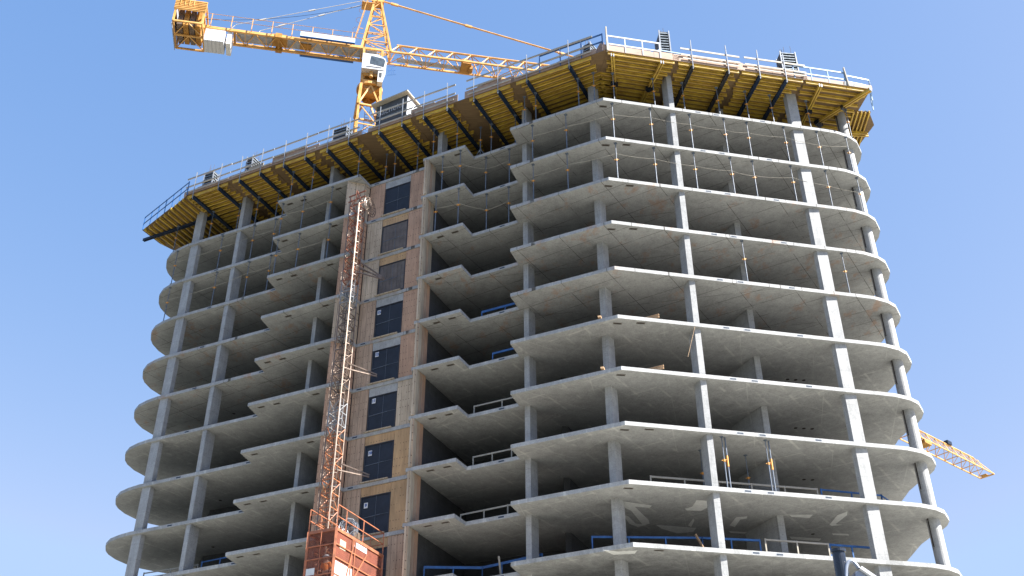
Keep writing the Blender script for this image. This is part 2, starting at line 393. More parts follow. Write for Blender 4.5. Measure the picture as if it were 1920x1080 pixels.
for k in range(0, NL):
    z1 = L(k); z0 = z1 - TH
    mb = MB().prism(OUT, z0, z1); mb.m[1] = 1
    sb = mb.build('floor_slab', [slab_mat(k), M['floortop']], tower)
    if k <= 9:
        for (x, y), u in slots:
            if random.random() < .12: continue
            c = Vector((x, y, 0)); v = Z3.cross(u)
            mb = MB(); mb.obox((x, y, z0 - .002), u, v, Z3, .44, .17, .012); mb.mi = 1
            mb.obox((x, y, z0 - .004), u, v, Z3, .34, .085, .016)
            mb.build('soffit_slot', [M['slotrim'], M['slot']], sb)
        for (x, y), u in pockets:
            v = Z3.cross(u)
            mb = MB(); mb.obox((x, y, z1 - .1), u, v, Z3, .40, .012, .13); mb.mi = 1
            mb.obox(Vector((x, y, z1 - .1)) - v * .004, u, v, Z3, .31, .014, .075)
            mb.build('edge_pocket', [M['pocketrim'], M['pocket']], sb)
    if k == 8:     # pale mortar repairs on the soffit of the ninth slab down
        zz = z0 - .003
        def patch(pl):
            pts = [at_z(x, y, zz) for x, y in pl]
            MB().poly3(pts, .004, (0, 0, -1)).build('mortar_patch', M['patch'], sb, recalc=True)
        patch([(1168, 940), (1222, 948), (1218, 952), (1190, 950), (1216, 975), (1218, 982), (1205, 984), (1184, 958), (1172, 952)])
        patch([(1168, 965), (1178, 968), (1192, 982), (1213, 984), (1196, 988), (1180, 982)])
        patch([(1284, 954), (1298, 950), (1306, 938), (1326, 939), (1326, 952), (1314, 958), (1288, 957)])
        patch([(1368, 985), (1380, 970), (1401, 968), (1400, 972), (1388, 974), (1378, 988)])
        patch([(1480, 965), (1524, 965), (1518, 971), (1484, 969)])
        patch([(1555, 984), (1570, 966), (1589, 959), (1588, 966), (1566, 983), (1579, 984), (1560, 986)])
        patch([(1230, 984), (1278, 988), (1305, 990), (1300, 997), (1270, 1000), (1240, 991)])
        patch([(1290, 985), (1300, 972), (1302, 976), (1296, 988)])
        patch([(1367, 996), (1405, 998), (1402, 1001), (1370, 999)])
        patch([(1560, 1000), (1590, 1001), (1592, 1004), (1562, 1003)])
        patch([(1480, 1006), (1540, 1010), (1536, 1014), (1484, 1011)])
    if k == 9:
        zz = z0 - .003
        for pl in ([(1130, 1031), (1160, 1034), (1195, 1032), (1190, 1038), (1150, 1040)],):
            MB().poly3([at_z(x, y, zz) for x, y in pl], .004, (0, 0, -1)).build('mortar_patch', M['patch'], sb, recalc=True)
    # small dark service holes in the right-hand soffits
    if 4 <= k <= 8:
        for i, (x, y) in enumerate(((14.9, 50.9), (15.35, 50.95), (15.8, 51.0), (-17.6, 60.6))):
            if random.random() < .3: continue
            MB().tube((x, y, z0 - .004), (x, y, z0 + .01), .1, 12).build('service_hole', M['slot'], sb)

def column_set():
    out = []
    def rect(c0, u, n, w, d): # front-left corner, along, inward
        c0 = Vector((*c0, 0)); u = Vector((*u, 0)).normalized(); n = Vector((*n, 0)).normalized()
        return [tuple((c0).xy), tuple((c0 + u * w).xy), tuple((c0 + u * w + n * d).xy), tuple((c0 + n * d).xy)]
    out.append(rect((-21.73, 58.66), (.907, -.42), (.42, .907), .62, .34))
    out.append(rect((-18.24, 57.02), (.85, -.5), (.45, .89), .33, .75))
    out.append(rect((.63, 48.33), (.84, -.5), (.5, .86), .3, .7))
    out.append(rect((4.53, 46.34), (.80, -.6), (.6, .80), .36, .58))
    out.append(rect((9.10, 45.53), (.98, .05), (-.36, .93), .29, .6))
    out.append(rect((16.48, 47.03), (.985, .13), (-.5, .87), .59, .28))
    out.append(rect((-11.80, 53.80), (.91, -.414), (.45, .89), .25, 2.6))
    out.append(rect((12.60, 48.38), (1, .02), (-.42, .91), .3, 2.6))
    # round nosed column near the right end
    cx, cy, r = 20.23, 49.0, .31
    pl = [(cx + r * math.cos(a), cy + r * math.sin(a)) for a in [math.pi + i * math.pi / 12 for i in range(13)]]
    pl += [(cx + r * math.cos(a), cy + r * math.sin(a)) for a in [i * math.pi / 12 for i in range(1, 12)]]
    out.append(pl)
    return out
cols = column_set()
tower_cols = {}
for ci, pl in enumerate(cols):
    for k in range(0, NL + 1):
        zb = L(k) if k < NL else 0.0
        zt = (L(k - 1) if k > 0 else L(0) + H) - TH
        if k == NL: zb = 0.0
        base = L(k) if k < NL else 0
        if ci in (6, 7):
            nm = 'wall_blade'
        else: nm = 'column'
        if k == 0 and ci in (6,):
            pass
        o = MB().prism(pl, base, zt).build(nm, M['conc'], tower)
        if ci == 7 and 1 <= k <= 9:
            p = Vector((12.60, 48.38, 0)); MB().bar(p + Vector((-.02, .10, base + 1.2)), p + Vector((-.02, .10, zt)), .03, .05).build('joint_strip', M['slot'], o)
        if ci == 8:
            p = Vector((19.93, 48.86, 0)); MB().bar(p + Vector((0, 0, base + 1.3)), p + Vector((0, 0, zt)), .03, .05).build('joint_strip', M['slot'], o)
# extra columns that only show above the top slab
for (x, y) in ((-4.3, 50.6), (-3.9, 53.5), (-14.3, 57.5)):
    MB().obox((x, y, L(0) + 1.35), uL, nL, Z3, .3, .7, 2.7).build('column', M['conc'], tower)
# shaft core, and unseen rear walls added to shut light out of the bays
core = [(-10.15, 51.78), (-9.12, 52.12), (-8.88, 52.47), (-5.25, 50.72), (-4.72, 50.55), (-1.3, 58.0), (-6.75, 60.6)]
rear_blockers = [[(-19.5, 64.2), (-18.6, 62.2), (-8.2, 57.6), (-4.4, 66.2)], [(-1.2, 58.1), (2.5, 54.0), (16.3, 56.3), (15.9, 62.5), (0, 64.5)],
        [(2.6, 50.6), (2.9, 50.6), (4.6, 54.4), (2.4, 54.1), (-2.7, 56.6), (-3.2, 55.6), (2.1, 53.2), (3.2, 53.2)]]
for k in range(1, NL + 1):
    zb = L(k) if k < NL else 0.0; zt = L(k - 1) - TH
    MB().prism(core, zb, zt).build('core_and_blocking_wall', M['concdark'], tower)
    for pl in rear_blockers: MB().prism(pl, zb, zt).build('core_and_blocking_wall', M['concdark'], tower)
# cladding of the hoist bay: panels, gates and lintels, floor by floor
A0 = Vector((-8.86, 52.34, 0)); A1 = Vector((-5.32, 50.60, 0)); uS = (A1 - A0).normalized(); nS = Z3.cross(uS)  # nS points inward
lint = {0: 'conc', 1: 'plyb', 2: 'plyb', 3: 'conc', 4: 'conc', 5: 'conc', 6: 'plyb', 7: 'plyb', 8: 'plyb'}
panR = {0: 'ply', 1: 'ply', 2: 'ply', 3: 'ply', 4: 'ply', 5: 'plyp', 6: 'plyb', 7: 'plyb', 8: 'plyv', 9: 'plyv'}
panL = {0: 'ply', 1: 'plyp', 2: 'plyp', 3: 'plyv', 4: 'plyv', 5: 'plyv', 6: 'plyv', 7: 'plyv', 8: 'plyv', 9: 'plyv'}
pan0 = {0: 'plyp', 1: 'ply', 2: 'ply', 3: 'plyp', 4: 'ply', 5: 'ply', 6: 'ply', 7: 'ply', 8: 'ply', 9: 'ply'}
GX0, GX1 = 1.12, 2.90
gates = {}
for k in range(0, NL - 1):
    zt = L(k) - TH; zb = L(k + 1)
    def facebox(s0, s1, z0, z1, depth, th, name, mat, base=A0, u=uS, n=nS, par=tower):
        c = base + u * (s0 + s1) / 2 + n * (depth + th / 2) + Z3 * ((z0 + z1) / 2)
        return MB().obox(c, u, n, Z3, s1 - s0, th, z1 - z0).build(name, mat, par)
    g = lambda d, kk: M[d.get(kk, 'plyv')]
    facebox(0.02, GX0 - .03, zb + .01, zt - .01, .03, .06, 'plywood_panel', g(panL, k))
    facebox(GX1 + .06, 3.93, zb + .01, zt - .01, .02, .06, 'plywood_panel', g(panR, k))
    facebox(GX0, GX1 + .03, zb + 2.19, zt - .01, .045, .06, 'lintel_panel', g(lint, k))
    gt = facebox(GX0 + .03, GX1 - .03, zb + .12, zb + 2.13, .09, .03, 'hoist_gate', M['netbrown'] if k in (1, 2) else M['netdark'])
    if k in (1, 2):
        for j in range(7):
            facebox(GX0 + .08 + j * .245, GX0 + .08 + j * .245 + .2, zb + .16, zb + 2.1, .076, .012, 'board_behind_net', M['netbrown'], par=gt)
    fr = MB()
    def P(s, z, d=.07): return A0 + uS * s + nS * d + Z3 * z
    for a, b_, w in ((P(GX0 + .03, zb + .1), P(GX0 + .03, zb + 2.16), .06), (P(GX1 - .02, zb + .1), P(GX1 - .02, zb + 2.16), .05),
                  (P(GX0, zb + 2.16), P(GX1, zb + 2.16), .05), (P(GX0, zb + .1), P(GX1, zb + .1), .05)):
        fr.bar(a, b_, w, .05)
    fr.build('gate_frame', M['beam_dark'], gt)
    fr = MB(); fr.bar(P((GX0 + GX1) / 2 + .05, zb + .12), P((GX0 + GX1) / 2 + .05, zb + 2.12), .014, .014)
    fr.bar(P(GX0 + .08, zb + 1.03), P(GX1 - .55, zb + 1.09), .024, .024); fr.bar(P(GX1 - .6, zb + 1.09), P(GX1 - .05, zb + 1.09), .012, .012)
    fr.build('gate_bar', M['galvd'], gt)
    MB().bar(P(GX0 - .1, zb + .04, -.08), P(GX1 - .15, zb + .04, -.06), .1, .05).build('sill_board', M['board'], tower)
    gates[k] = zb
    # left return panels
    for (a, b_) in (((-10.19, 51.68), (-9.1, 52.03)), ((-9.08, 52.04), (-8.88, 52.33))):
        a = Vector((*a, 0)); b_ = Vector((*b_, 0)); u = (b_ - a).normalized(); n = Z3.cross(u)
        facebox(0, (b_ - a).length, zb + .01, zt - .01, 0, .05, 'plywood_panel', g(pan0, k), a, u, n)
    # right flank : a thin pale edge and boarded side
    fl = [(-5.22, 49.70), (-5.08, 49.64), (-4.66, 50.47), (-5.27, 50.64)]
    MB().prism(fl, zb + .003, zt - .003).build('plywood_panel', M['board'] if k < 3 or k % 2 else M['plyv'], tower)
    fa, fb = Vector((-5.08, 49.64, 0)), Vector((-4.66, 50.47, 0)); ux = (fb - fa).normalized(); nx = Vector((ux.y, -ux.x, 0))
    for t0, t1, mm, off in ((.02, .30, 'board', .012), (.36, .56, 'plyv', .006), (.62, .90, 'ply', .012)):
        q_ = fa + ux * (t0 + t1) / 2 + nx * off + Z3 * (zb + zt) / 2
        MB().obox(q_, ux, nx, Z3, t1 - t0, .03, zt - zb - .03).build('side_board', M[mm if k > 2 or mm != 'ply' else 'board'], tower)
    MB().prism([(-5.26, 49.66), (-5.14, 49.61), (-5.10, 49.68), (-5.22, 49.73)], zb + .006, zt - .006).build('edge_batten', M['plyp'], tower)
# number signs on the gates
def text_mesh(txt, size, mat, name, parent, origin, u, up, depth=.004, font_bold=.012, cx=True):
    cu = bpy.data.curves.new('t', 'FONT'); cu.body = txt; cu.size = size; cu.extrude = depth; cu.offset = font_bold
    cu.align_x = 'CENTER' if cx else 'LEFT'; cu.align_y = 'CENTER'
    ob = bpy.data.objects.new('t', cu); COL.objects.link(ob)
    dg = bpy.context.evaluated_depsgraph_get(); me = bpy.data.meshes.new_from_object(ob.evaluated_get(dg))
    bpy.data.objects.remove(ob); bpy.data.curves.remove(cu)
    me.materials.clear(); me.materials.append(mat)
    o = bpy.data.objects.new(name, me); COL.objects.link(o)
    u = Vector(u).normalized(); up = Vector(up).normalized(); n = u.cross(up)
    mt = Matrix((u, up, n)).transposed().to_4x4(); mt.translation = origin
    if parent: o.parent = parent; o.matrix_parent_inverse = parent.matrix_world.inverted()
    o.matrix_world = mt
    return o
for k, txt, pxy in ((3, '15', (711, 586)), (4, '12', (707, 664.7)), (5, '11', (701, 752)), (6, '10', (694, 850)), (7, '9', (686, 948))):
    p = at_plane(*pxy, A0 + nS * .05, nS)
    s = empty('number_sign', p, 'small white sign reading %s on the dark hoist gate' % txt, 'sign', 'floor number signs on the hoist gates')
    MB().obox(p, uS, nS, Z3, .23, .012, .29).build('board', M['signw'], s)
    text_mesh(txt, .23, M['bannerb'], 'digits', s, p - nS * .008, uS, Z3)

# ------------------------------------------------------------------ props
def make_prop(h, loc, label, group, tripod=False, double=False):
    r = empty('steel_prop', loc, label, 'prop', group); x, y, z = loc
    MB().tube((x, y, z + .01), (x, y, z + h * .56), .031, 8).build('outer_tube', M['galvd'], r)
    MB().tube((x, y, z + h * .56), (x, y, z + h - .012), .023, 8).build('inner_tube', M['galvd'], r)
    mb = MB(); mb.tube((x, y, z + h * .53), (x, y, z + h * .575), .05, 8); mb.bar((x - .13, y - .02, z + h * .55), (x + .12, y + .02, z + h * .57), .022)
    mb.build('collar', M['orange'], r)
    MB().obox((x, y, z + h - .006), uL, nL, Z3, .17, .17, .012).build('head_plate', M['galvd'], r)
    MB().obox((x, y, z + .006), uL, nL, Z3, .16, .16, .012).build('base_plate', M['galvd'], r)
    if tripod:
        for a in (0.4, 2.5, 4.6):
            MB().tube((x + .42 * math.cos(a), y + .42 * math.sin(a), z + .02), (x, y, z + .6), .02, 6).build('leg', M['galv'], r)
    return r
def setback(px, py, k, s):
    p = at_z(px, py, L(k)); q = p.xy * (1 + s / p.xy.length); return (q.x, q.y, L(k))
ground_proto = None
G_ST = {0: 'first storey under the topmost slab', 1: 'second storey under the topmost slab'}
props = []
def run(storey, pts, where, s=.28):
    res = []
    g = 'steel props standing along the open floor edges'
    for i, (x, y) in enumerate(pts):
        loc = setback(x, y, storey + 1, s)
        lab = '%s prop from the left, %s, %s' % (ORD[i], where, G_ST.get(storey, 'storey'))
        res.append(loc); p = make_prop(H - TH, loc, lab, g); p['label'] = lab
        props.append(p)
    return res
lw0 = run(0, [(321.5, 529), (407.4, 500.7), (468.7, 482), (509, 469.6), (523, 441.5), (563.6, 428), (617, 410.4)], 'left wing edge')
lw1 = run(1, [(306.7, 600), (396, 571.9), (457.8, 552.6), (499.3, 540.7), (512.6, 512.6), (554, 500.7), (611.9, 483)], 'left wing edge')
ct0 = run(0, [(828, 354), (861.6, 342.8), (910.5, 355), (955, 340)], 'middle bay edge')
ct1 = run(1, [(815.4, 431), (858.4, 417.8), (911.7, 428), (954, 414.8)], 'middle bay edge')
rt0 = run(0, [(999, 296), (1063, 276), (1151.8, 255.4), (1224.5, 265), (1299.8, 276), (1365.5, 284.3), (1409.5, 290.6), (1480, 299.5), (1543.6, 308), (1599.6, 318.5)], 'right-hand facade edge')
rt1 = run(1, [(1000.6, 373), (1065.6, 353), (1158.6, 333.6), (1232, 342.5), (1308, 351.7), (1378, 360.8), (1420.6, 367), (1494, 376), (1560.8, 385), (1621, 398)], 'right-hand facade edge')
make_prop(H - TH, setback(1401.7, 525, 4, .28), 'lone prop in front of the inner wall blade, fourth storey under the topmost slab', 'lone props on lower storeys')
make_prop(H - TH, setback(1593, 548, 4, .28), 'lone prop right of the wide sunlit column, fourth storey under the topmost slab', 'lone props on lower storeys')
for (x, y, nm, lab) in ((1364, 912, 8, 'left of the pair of near props behind the low rail'), (1448, 918, 8, 'right of the pair of near props behind the low rail')):
    a = setback(x, y, 8, .5)
    r = make_prop(H - TH, a, 'orange-strapped double prop, ' + lab, 'props behind the low rail on the ninth slab down')
    b = (a[0] + .16, a[1] + .05, a[2])
    MB().tube((b[0], b[1], b[2] + .01), (b[0], b[1], b[2] + H - TH - .01), .034, 8).build('outer_tube', M['galvd'], r)
    MB().tube((b[0], b[1], b[2] + 1.2), (b[0], b[1], b[2] + 1.75), .05, 8).build('collar', M['orange'], r)
for (x, y, lab) in ((1318, 893, 'dim prop standing deep behind the column, left one'), (1404, 903, 'dim prop standing deep beside the inner wall')):
    a = setback(x, y, 8, 3.2)
    make_prop(H - TH, a, lab, 'props behind the low rail on the ninth slab down')
make_prop(H - TH, setback(546, 1034, 8, .4), 'single prop beside the left inner wall, just above the hoist cage', 'lone props on lower storeys')
# sagging cords tied between the props
def cord(pts, zfrac, lab, sag=.07):
    mb = MB(); P_ = []
    pz = Vector(pts[0]) + Z3 * (H - TH) * zfrac
    for a, b_ in zip(pts, pts[1:]):
        a = pz; b_ = Vector(b_) + Z3 * (H - TH) * (zfrac + random.uniform(-.09, .06))
        for i in range(8):
            t = i / 8; q = a.lerp(b_, t); q.z -= sag * 4 * t * (1 - t); P_.append(q)
        pz = b_
    P_.append(b_)
    mb.path(P_, .008, 5)
    tag(mb.build('cord', M['rope']), lab, 'cord', 'cords tied from prop to prop')
cord(lw0, .66, 'thin cord sagging between left wing props, top storey'); cord(lw1, .64, 'thin cord sagging between left wing props, second storey')
cord(ct0, .68, 'thin cord across the middle bay props, top storey'); cord(ct1, .66, 'thin cord across the middle bay props, second storey')
cord(rt0, .70, 'long thin cord along the right facade props, top storey'); cord(rt1, .68, 'long thin cord along the right facade props, second storey')

# ------------------------------------------------------------------ roof formwork
ZR = L(0)
ZP, ZJ, ZB = ZR + 2.70, ZR + 2.50, ZR + 2.33
uF = Vector((.8995, -.4369, 0)); nF = Vector((.4369, .8995, 0))
F0 = Vector((3.38, 44.54, 0))                 # on the left formwork line
CORN = Vector((5.40, 43.56, 0))
uG = Vector((.9806, .1961, 0)); nG = Vector((-.1961, .9806, 0))
def joist(mb, a, b_):
    a = Vector(a); b_ = Vector(b_); d = (b_ - a).normalized()
    mb.mi = 0; mb.bar(a + Z3 * .1, b_ + Z3 * .1, .035, .12)
    mb.mi = 1; mb.bar(a + Z3 * .02, b_ + Z3 * .02, .085, .04); mb.bar(a + Z3 * .178, b_ + Z3 * .178, .085, .04)
    mb.mi = 0; mb.bar(a + Z3 * .02 - d * .002, b_ + Z3 * .02 + d * .002, .06, .0405) if False else None
def table(origin, u, n, s0, s1, posts, label, depth=6.2, joist_step=.35, beam_mat='beam_blue', beamk='steel', guard=True, fasc_h=.45, rail=(3.45, 4.15), railmat='timber', toe=.12, nj=None, rail_ext=(.3, .3), d0=.0):
    T = empty('formwork_table', origin + u * (s0 + s1) / 2 + Z3 * ZB, label, 'formwork', 'formwork tables carrying the roof deck')
    Pt = lambda s, d, z: origin + u * s + n * d + Z3 * z
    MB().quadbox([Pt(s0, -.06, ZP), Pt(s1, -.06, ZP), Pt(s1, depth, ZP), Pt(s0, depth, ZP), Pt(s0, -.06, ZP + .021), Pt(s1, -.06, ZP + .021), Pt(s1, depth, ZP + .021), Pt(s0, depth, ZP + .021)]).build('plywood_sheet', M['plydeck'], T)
    d = .04; i = 0
    while d < depth:
        j0 = s0 + .02 + random.choice((0, .0, .12, .2, .28)) * (0 if i == 0 else 1); j1 = s1 - .02 - random.choice((0, 0, .1, .2, .3)) * (0 if i == 0 else 1)
        mb = MB(); joist(mb, Pt(j0, d, ZJ), Pt(j1, d, ZJ)); mb.build('joist', [M['joist_web'], M['joist_fl']], T)
        d += joist_step * random.uniform(.85, 1.1); i += 1
    for pi, ps in enumerate(posts):
        sk = beamk[pi] if isinstance(beamk, tuple) else 0
        if beamk == 'steel':
            mb = MB()
            for o_ in (-.055, .055):
                mb.bar(Pt(ps + o_, -.05, ZJ - .085), Pt(ps + o_, depth, ZJ - .085), .045, .16)
                mb.bar(Pt(ps + o_, -.05, ZJ - .012), Pt(ps + o_, depth, ZJ - .012), .085, .02)
                mb.bar(Pt(ps + o_, -.05, ZJ - .158), Pt(ps + o_, depth, ZJ - .158), .085, .02)
            mb.build('beam', M[beam_mat], T)
        else:
            mb = MB()
            for o_ in (-.07, .07):
                joist(mb, Pt(ps + o_, -.05, ZJ - .2), Pt(ps + o_ + sk * depth, depth, ZJ - .2))
            mb.build('beam', [M['joist_web'], M['joist_fl']], T)
            mb = MB(); mb.obox(Pt(ps + sk * 2.1, 2.1, ZJ - .19), u, n, Z3, .42, .16, .24); mb.obox(Pt(ps + sk * 2.1, 2.1, ZJ - .19), u, n, Z3, .2, .36, .2); mb.build('beam_clamp', M['black'], T)
            mb = MB(); mb.obox(Pt(ps - .07, -.06, ZJ - .1), u, n, Z3, .06, .03, .22); mb.obox(Pt(ps + .07, -.06, ZJ - .1), u, n, Z3, .06, .03, .22); mb.build('end_cap', M['galv'], T)
        if guard:
            lean = random.uniform(-.03, .03)
            mb = MB(); mb.bar(Pt(ps, -.10, ZB + .02), Pt(ps + lean, -.14, ZR + 4.47), .075, .045); mb.bar(Pt(ps, -.08, ZB + .0), Pt(ps, -.08, ZB - .12), .03, .03)
            mb.build('guard_post', M['galv'], T)
    a, b_ = s0 - rail_ext[0], s1 + rail_ext[1]
    rm = M[railmat]
    if guard:
        for zr in rail:
            MB().bar(Pt(a, -.09, ZR + zr + random.uniform(-.03, .03)), Pt(b_, -.09, ZR + zr + random.uniform(-.03, .03)), .035, .12).build('guard_rail', rm, T)
        MB().bar(Pt(a + .1, -.09, ZR + 2.86 + toe), Pt(b_ - .1, -.09, ZR + 2.86 + toe), .03, .1).build('toe_board', rm, T)
    if fasc_h:
        # upright plywood along the deck edge with slightly uneven pieces
        s = s0 - .3
        while s < s1 + .25:
            e = min(s + random.uniform(.9, 1.9), s1 + .3); hh = fasc_h * random.uniform(.85, 1.12)
            c = Pt((s + e) / 2, .0, ZP + .035 + hh / 2)
            MB().obox(c, u, n, Z3, e - s - .012, .025, hh).build('fascia_board', M['plyfascia'], T)
            s = e
    return T
# positions of guard posts, measured along the left line from F0 (negative = left)
pp = [(-21.45, 56.60), (-19.51, 55.68), (-17.98, 54.83), (-16.47, 54.13), (-14.79, 53.25), (-13.29, 52.51), (-11.73, 51.82), (-10.26, 51.15), (-8.27, 50.11), (-6.76, 49.41), (-5.39, 48.73), (-3.89, 48.03), (-2.24, 47.24), (-0.78, 46.54), (0.94, 45.72), (3.38, 44.54)]
ss = [(Vector((*q, 0)) - F0).dot(uF) for q in pp]
ords = ['leftmost long-side', 'second', 'third', 'fourth', 'fifth', 'sixth', 'seventh', 'eighth']
for i in range(8):
    a, b_ = ss[2 * i], ss[2 * i + 1]
    gapl = .62 if i == 0 else (ss[2 * i] - ss[2 * i - 1]) / 2 - .18
    gapr = (ss[2 * i + 2] - ss[2 * i + 1]) / 2 - .18 if i < 7 else 1.35
    if i in (4, 6): gapl -= .35
    if i in (3, 5): gapr -= .35
    table(F0, uF, nF, a - gapl, b_ + gapr, [a, b_], '%s roof formwork table from the left, yellow joists over dark blue beams' % ords[i].replace('leftmost long-side', 'first'),
          fasc_h=.42 + .25 * (i in (5, 6, 2)), rail_ext=(.15, .15), railmat='timber')
# right hand side
def sR(x, y): return (Vector((x, y, 0)) - CORN).dot(uG)
table(CORN, uG, nG, .12, 4.15, [.38, 3.35], 'roof formwork table right of the building corner with two pairs of yellow beams', beamk=(.34, -.06), guard=False, fasc_h=.5, d0=0)
table(CORN, uG, nG, 4.35, 8.1, [sR(10.48, 44.68), sR(12.62, 45.16)], 'second roof formwork table right of the corner, on dark grey beams', beam_mat='beam_dark', fasc_h=.6, rail=(3.25, 3.75), rail_ext=(-.2, .1), depth=6)
table(CORN, uG, nG, 8.25, 12.1, [sR(14.50, 45.63), sR(16.14, 45.87)], 'third roof formwork table right of the corner, on dark blue beams', fasc_h=.55, rail=(3.25, 3.8), rail_ext=(-.25, .25), depth=6)
table(CORN, uG, nG, 12.25, 16.25, [sR(18.27, 46.18)], 'rightmost roof formwork table ending in stepped yellow joists', beamk=(.09,), guard=False, fasc_h=.35, depth=3.6, joist_step=.45)
# corner diagonal twin beam of the rightmost table
T = empty('formwork_beam', (20, 48, ZB), 'diagonal pair of yellow timber beams under the right roof corner', 'beam', 'beams at the right roof corner')
mb = MB()
a, b_ = Vector((21.35, 46.45, ZJ - .2)), Vector((18.93, 49.30, ZJ - .2)); sd_ = Z3.cross((b_ - a).normalized())
for o_ in (-.08, .08): joist(mb, a + sd_ * o_, b_ + sd_ * o_)
mb.build('twin_beam', [M['joist_web'], M['joist_fl']], T)
mb = MB(); mb.obox(Vector((20.12, 47.96, ZJ - .2)), b_ - a, sd_, Z3, .16, .45, .26); mb.obox(b_, b_ - a, sd_, Z3, .3, .5, .3); mb.build('beam_clamp', M['black'], T)
mb = MB(); [mb.obox(a + sd_ * o_ + Z3 * .1, b_ - a, sd_, Z3, .04, .07, .22) for o_ in (-.08, .08)]; mb.build('end_cap', M['galv'], T)
# right return table: joists running inwards
T = empty('formwork_table', (21.5, 50, ZB), 'small right-end formwork table with joists running towards the back', 'formwork', 'formwork tables carrying the roof deck')
for i, x in enumerate((20.95, 21.2, 21.45, 21.68, 21.92)):
    mb = MB(); joist(mb, (x, 48.58, ZJ), (x + .18, 51.9, ZJ)); mb.build('joist', [M['joist_web'], M['joist_fl']], T)
MB().bar((20.85, 48.62, ZP + .0), (22.05, 48.72, ZP + .0), .05, .05).build('end_board', M['plydeck'], T)
mb = MB(); joist(mb, (19.6, 50.15, ZJ - .2), (22.25, 50.32, ZJ - .2)); joist(mb, (19.6, 50.33, ZJ - .2), (22.35, 50.52, ZJ - .2)); mb.build('beam', [M['joist_web'], M['joist_fl']], T)
MB().poly3([(20.8, 48.55, ZP + .004), (21.95, 48.7, ZP + .004), (22.6, 49.9, ZP + .004), (22.2, 51.7, ZP + .004), (21.4, 54, ZP + .004), (19.4, 53, ZP + .004)], .02, Z3).build('plywood_sheet', M['plydeck'], T, recalc=True)
# left end tables
T = empty('formwork_table', (-24, 60, ZB), 'left-end formwork table with joists fanning over the rounded slab end', 'formwork', 'formwork tables carrying the roof deck')
o0 = Vector((-22.0, 56.75, 0)); dd = Vector((-4.15, 3.95, 0))
i = 0; t = 0
while t <= 1.0:
    st = o0 + dd * t; st.z = ZJ
    en = st + nF * (5.5 - 3.9 * t * t)
    mb = MB(); joist(mb, st + nF * random.uniform(-.05, .15), en); mb.build('joist', [M['joist_web'], M['joist_fl']], T)
    t += .085
MB().poly3([tuple(v) for v in (o0 + Z3 * ZP, o0 + dd * .33 + nF * .2 + Z3 * ZP, o0 + dd * .34 + Z3 * ZP, o0 + dd + Z3 * ZP, o0 + dd + nF * 1.75 + Z3 * ZP, Vector((-24.7, 63.05, ZP)), Vector((-22, 65, ZP)), Vector((-18, 62, ZP)), Vector((-19.6, 58, ZP)))], .02, Z3).build('plywood_sheet', M['plydeck'], T, recalc=True)
mb = MB()
for o_ in (-.06, .06):
    a = Vector((-26.25, 61.50, ZJ - .09)) + nF * o_; b_ = a + uF * 6.2; mb.bar(a, b_, .05, .17); mb.bar(a + Z3 * .07, b_ + Z3 * .07, .09, .02); mb.bar(a - Z3 * .075, b_ - Z3 * .075, .09, .02)
mb.build('beam', M['beam_blue'], T)
# whole-roof plywood deck behind the tables
deck_poly = [(-22.0, 56.75), (5.41, 43.50), (21.55, 46.75), (21.3, 48.6), (21.9, 49.8), (21.3, 53), (21, 59), (18.5, 63), (15, 65), (6, 66.5), (-4, 68.5), (-14, 68.3), (-20.5, 66.3), (-24.5, 63), (-25.9, 60.7)]
cx_, cy_ = 0, 57
dp = [(cx_ + (x - cx_) * .9985, cy_ + (y - cy_) * .9985) for x, y in deck_poly]
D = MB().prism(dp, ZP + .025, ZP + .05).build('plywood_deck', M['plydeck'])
tag(D, 'brown plywood deck closing the roof over the formwork tables', 'deck')
# props under the tables
g = 'steel props holding up the roof formwork'
rp = [(325, 470, 0), (392, 443, 0), (443, 428, 0), (478, 416, 0), (516.7, 404, 0), (544, 369, 0), (583.7, 355.6, 0), (671, 326, 0), (722, 336, 0), (739, 330.5, 0), (782, 315.6, 0), (812, 289, 0), (856.5, 274.4, 0), (900.5, 286, 1), (921, 280, 0), (966.5, 263, 0), (984, 229, 1), (1005, 221.7, 0)]
for i, (x, y, tr) in enumerate(rp):
    make_prop(ZB - ZR - .01, setback(x, y, 0, .35), '%s roof prop from the left, standing on the topmost slab' % ORD[i], g, bool(tr))
rp2 = [(1085.6, 195), (1115, 184), (1152, 184), (1228, 194), (1284, 203), (1349.8, 212), (1404, 219), (1451, 226), (1520, 236), (1596, 252)]
for i, (x, y) in enumerate(rp2):
    make_prop(ZB - ZR - .01 - (.05 if i in (2, 3, 8, 9) else 0), setback(x, y, 0, .35), '%s roof prop counted from the sharp corner rightwards, on the topmost slab' % ORD[i], g)

# guard rails of blue steel frames on the deck
def railing(pts, z0, zs, lab, mats, post_step=1.6, w=.05, h=.09, group='steel guard rails', name='guard_rail', cat='railing', posth=None):
    Rr = empty(name, Vector((pts[0][0], pts[0][1], z0)), lab, cat, group)
    for a, b_ in zip(pts, pts[1:]):
        a = Vector((a[0], a[1], 0)); b_ = Vector((b_[0], b_[1], 0))
        for z in zs: MB().bar(a + Z3 * (z0 + z), b_ + Z3 * (z0 + z), w, h).build('rail', mats, Rr)
        nseg = max(1, round((b_ - a).length / post_step))
        for i in range(nseg + 1):
            q = a.lerp(b_, i / nseg); MB().bar(q + Z3 * z0, q + Z3 * (z0 + (posth or max(zs)) + .05), .06, .06).build('post', mats, Rr)
    return Rr
def Fp(s, d=0): q = F0 + uF * s + nF * d; return (q.x, q.y)
def Gp(s, d=0): q = CORN + uG * s + nG * d; return (q.x, q.y)
railing([Fp(-1.9, -.02), Fp(2.1, -.02)], ZP + .06, (.75, 1.35), 'blue steel rail frame on the roof edge left of the corner', M['blue'], 1.35)
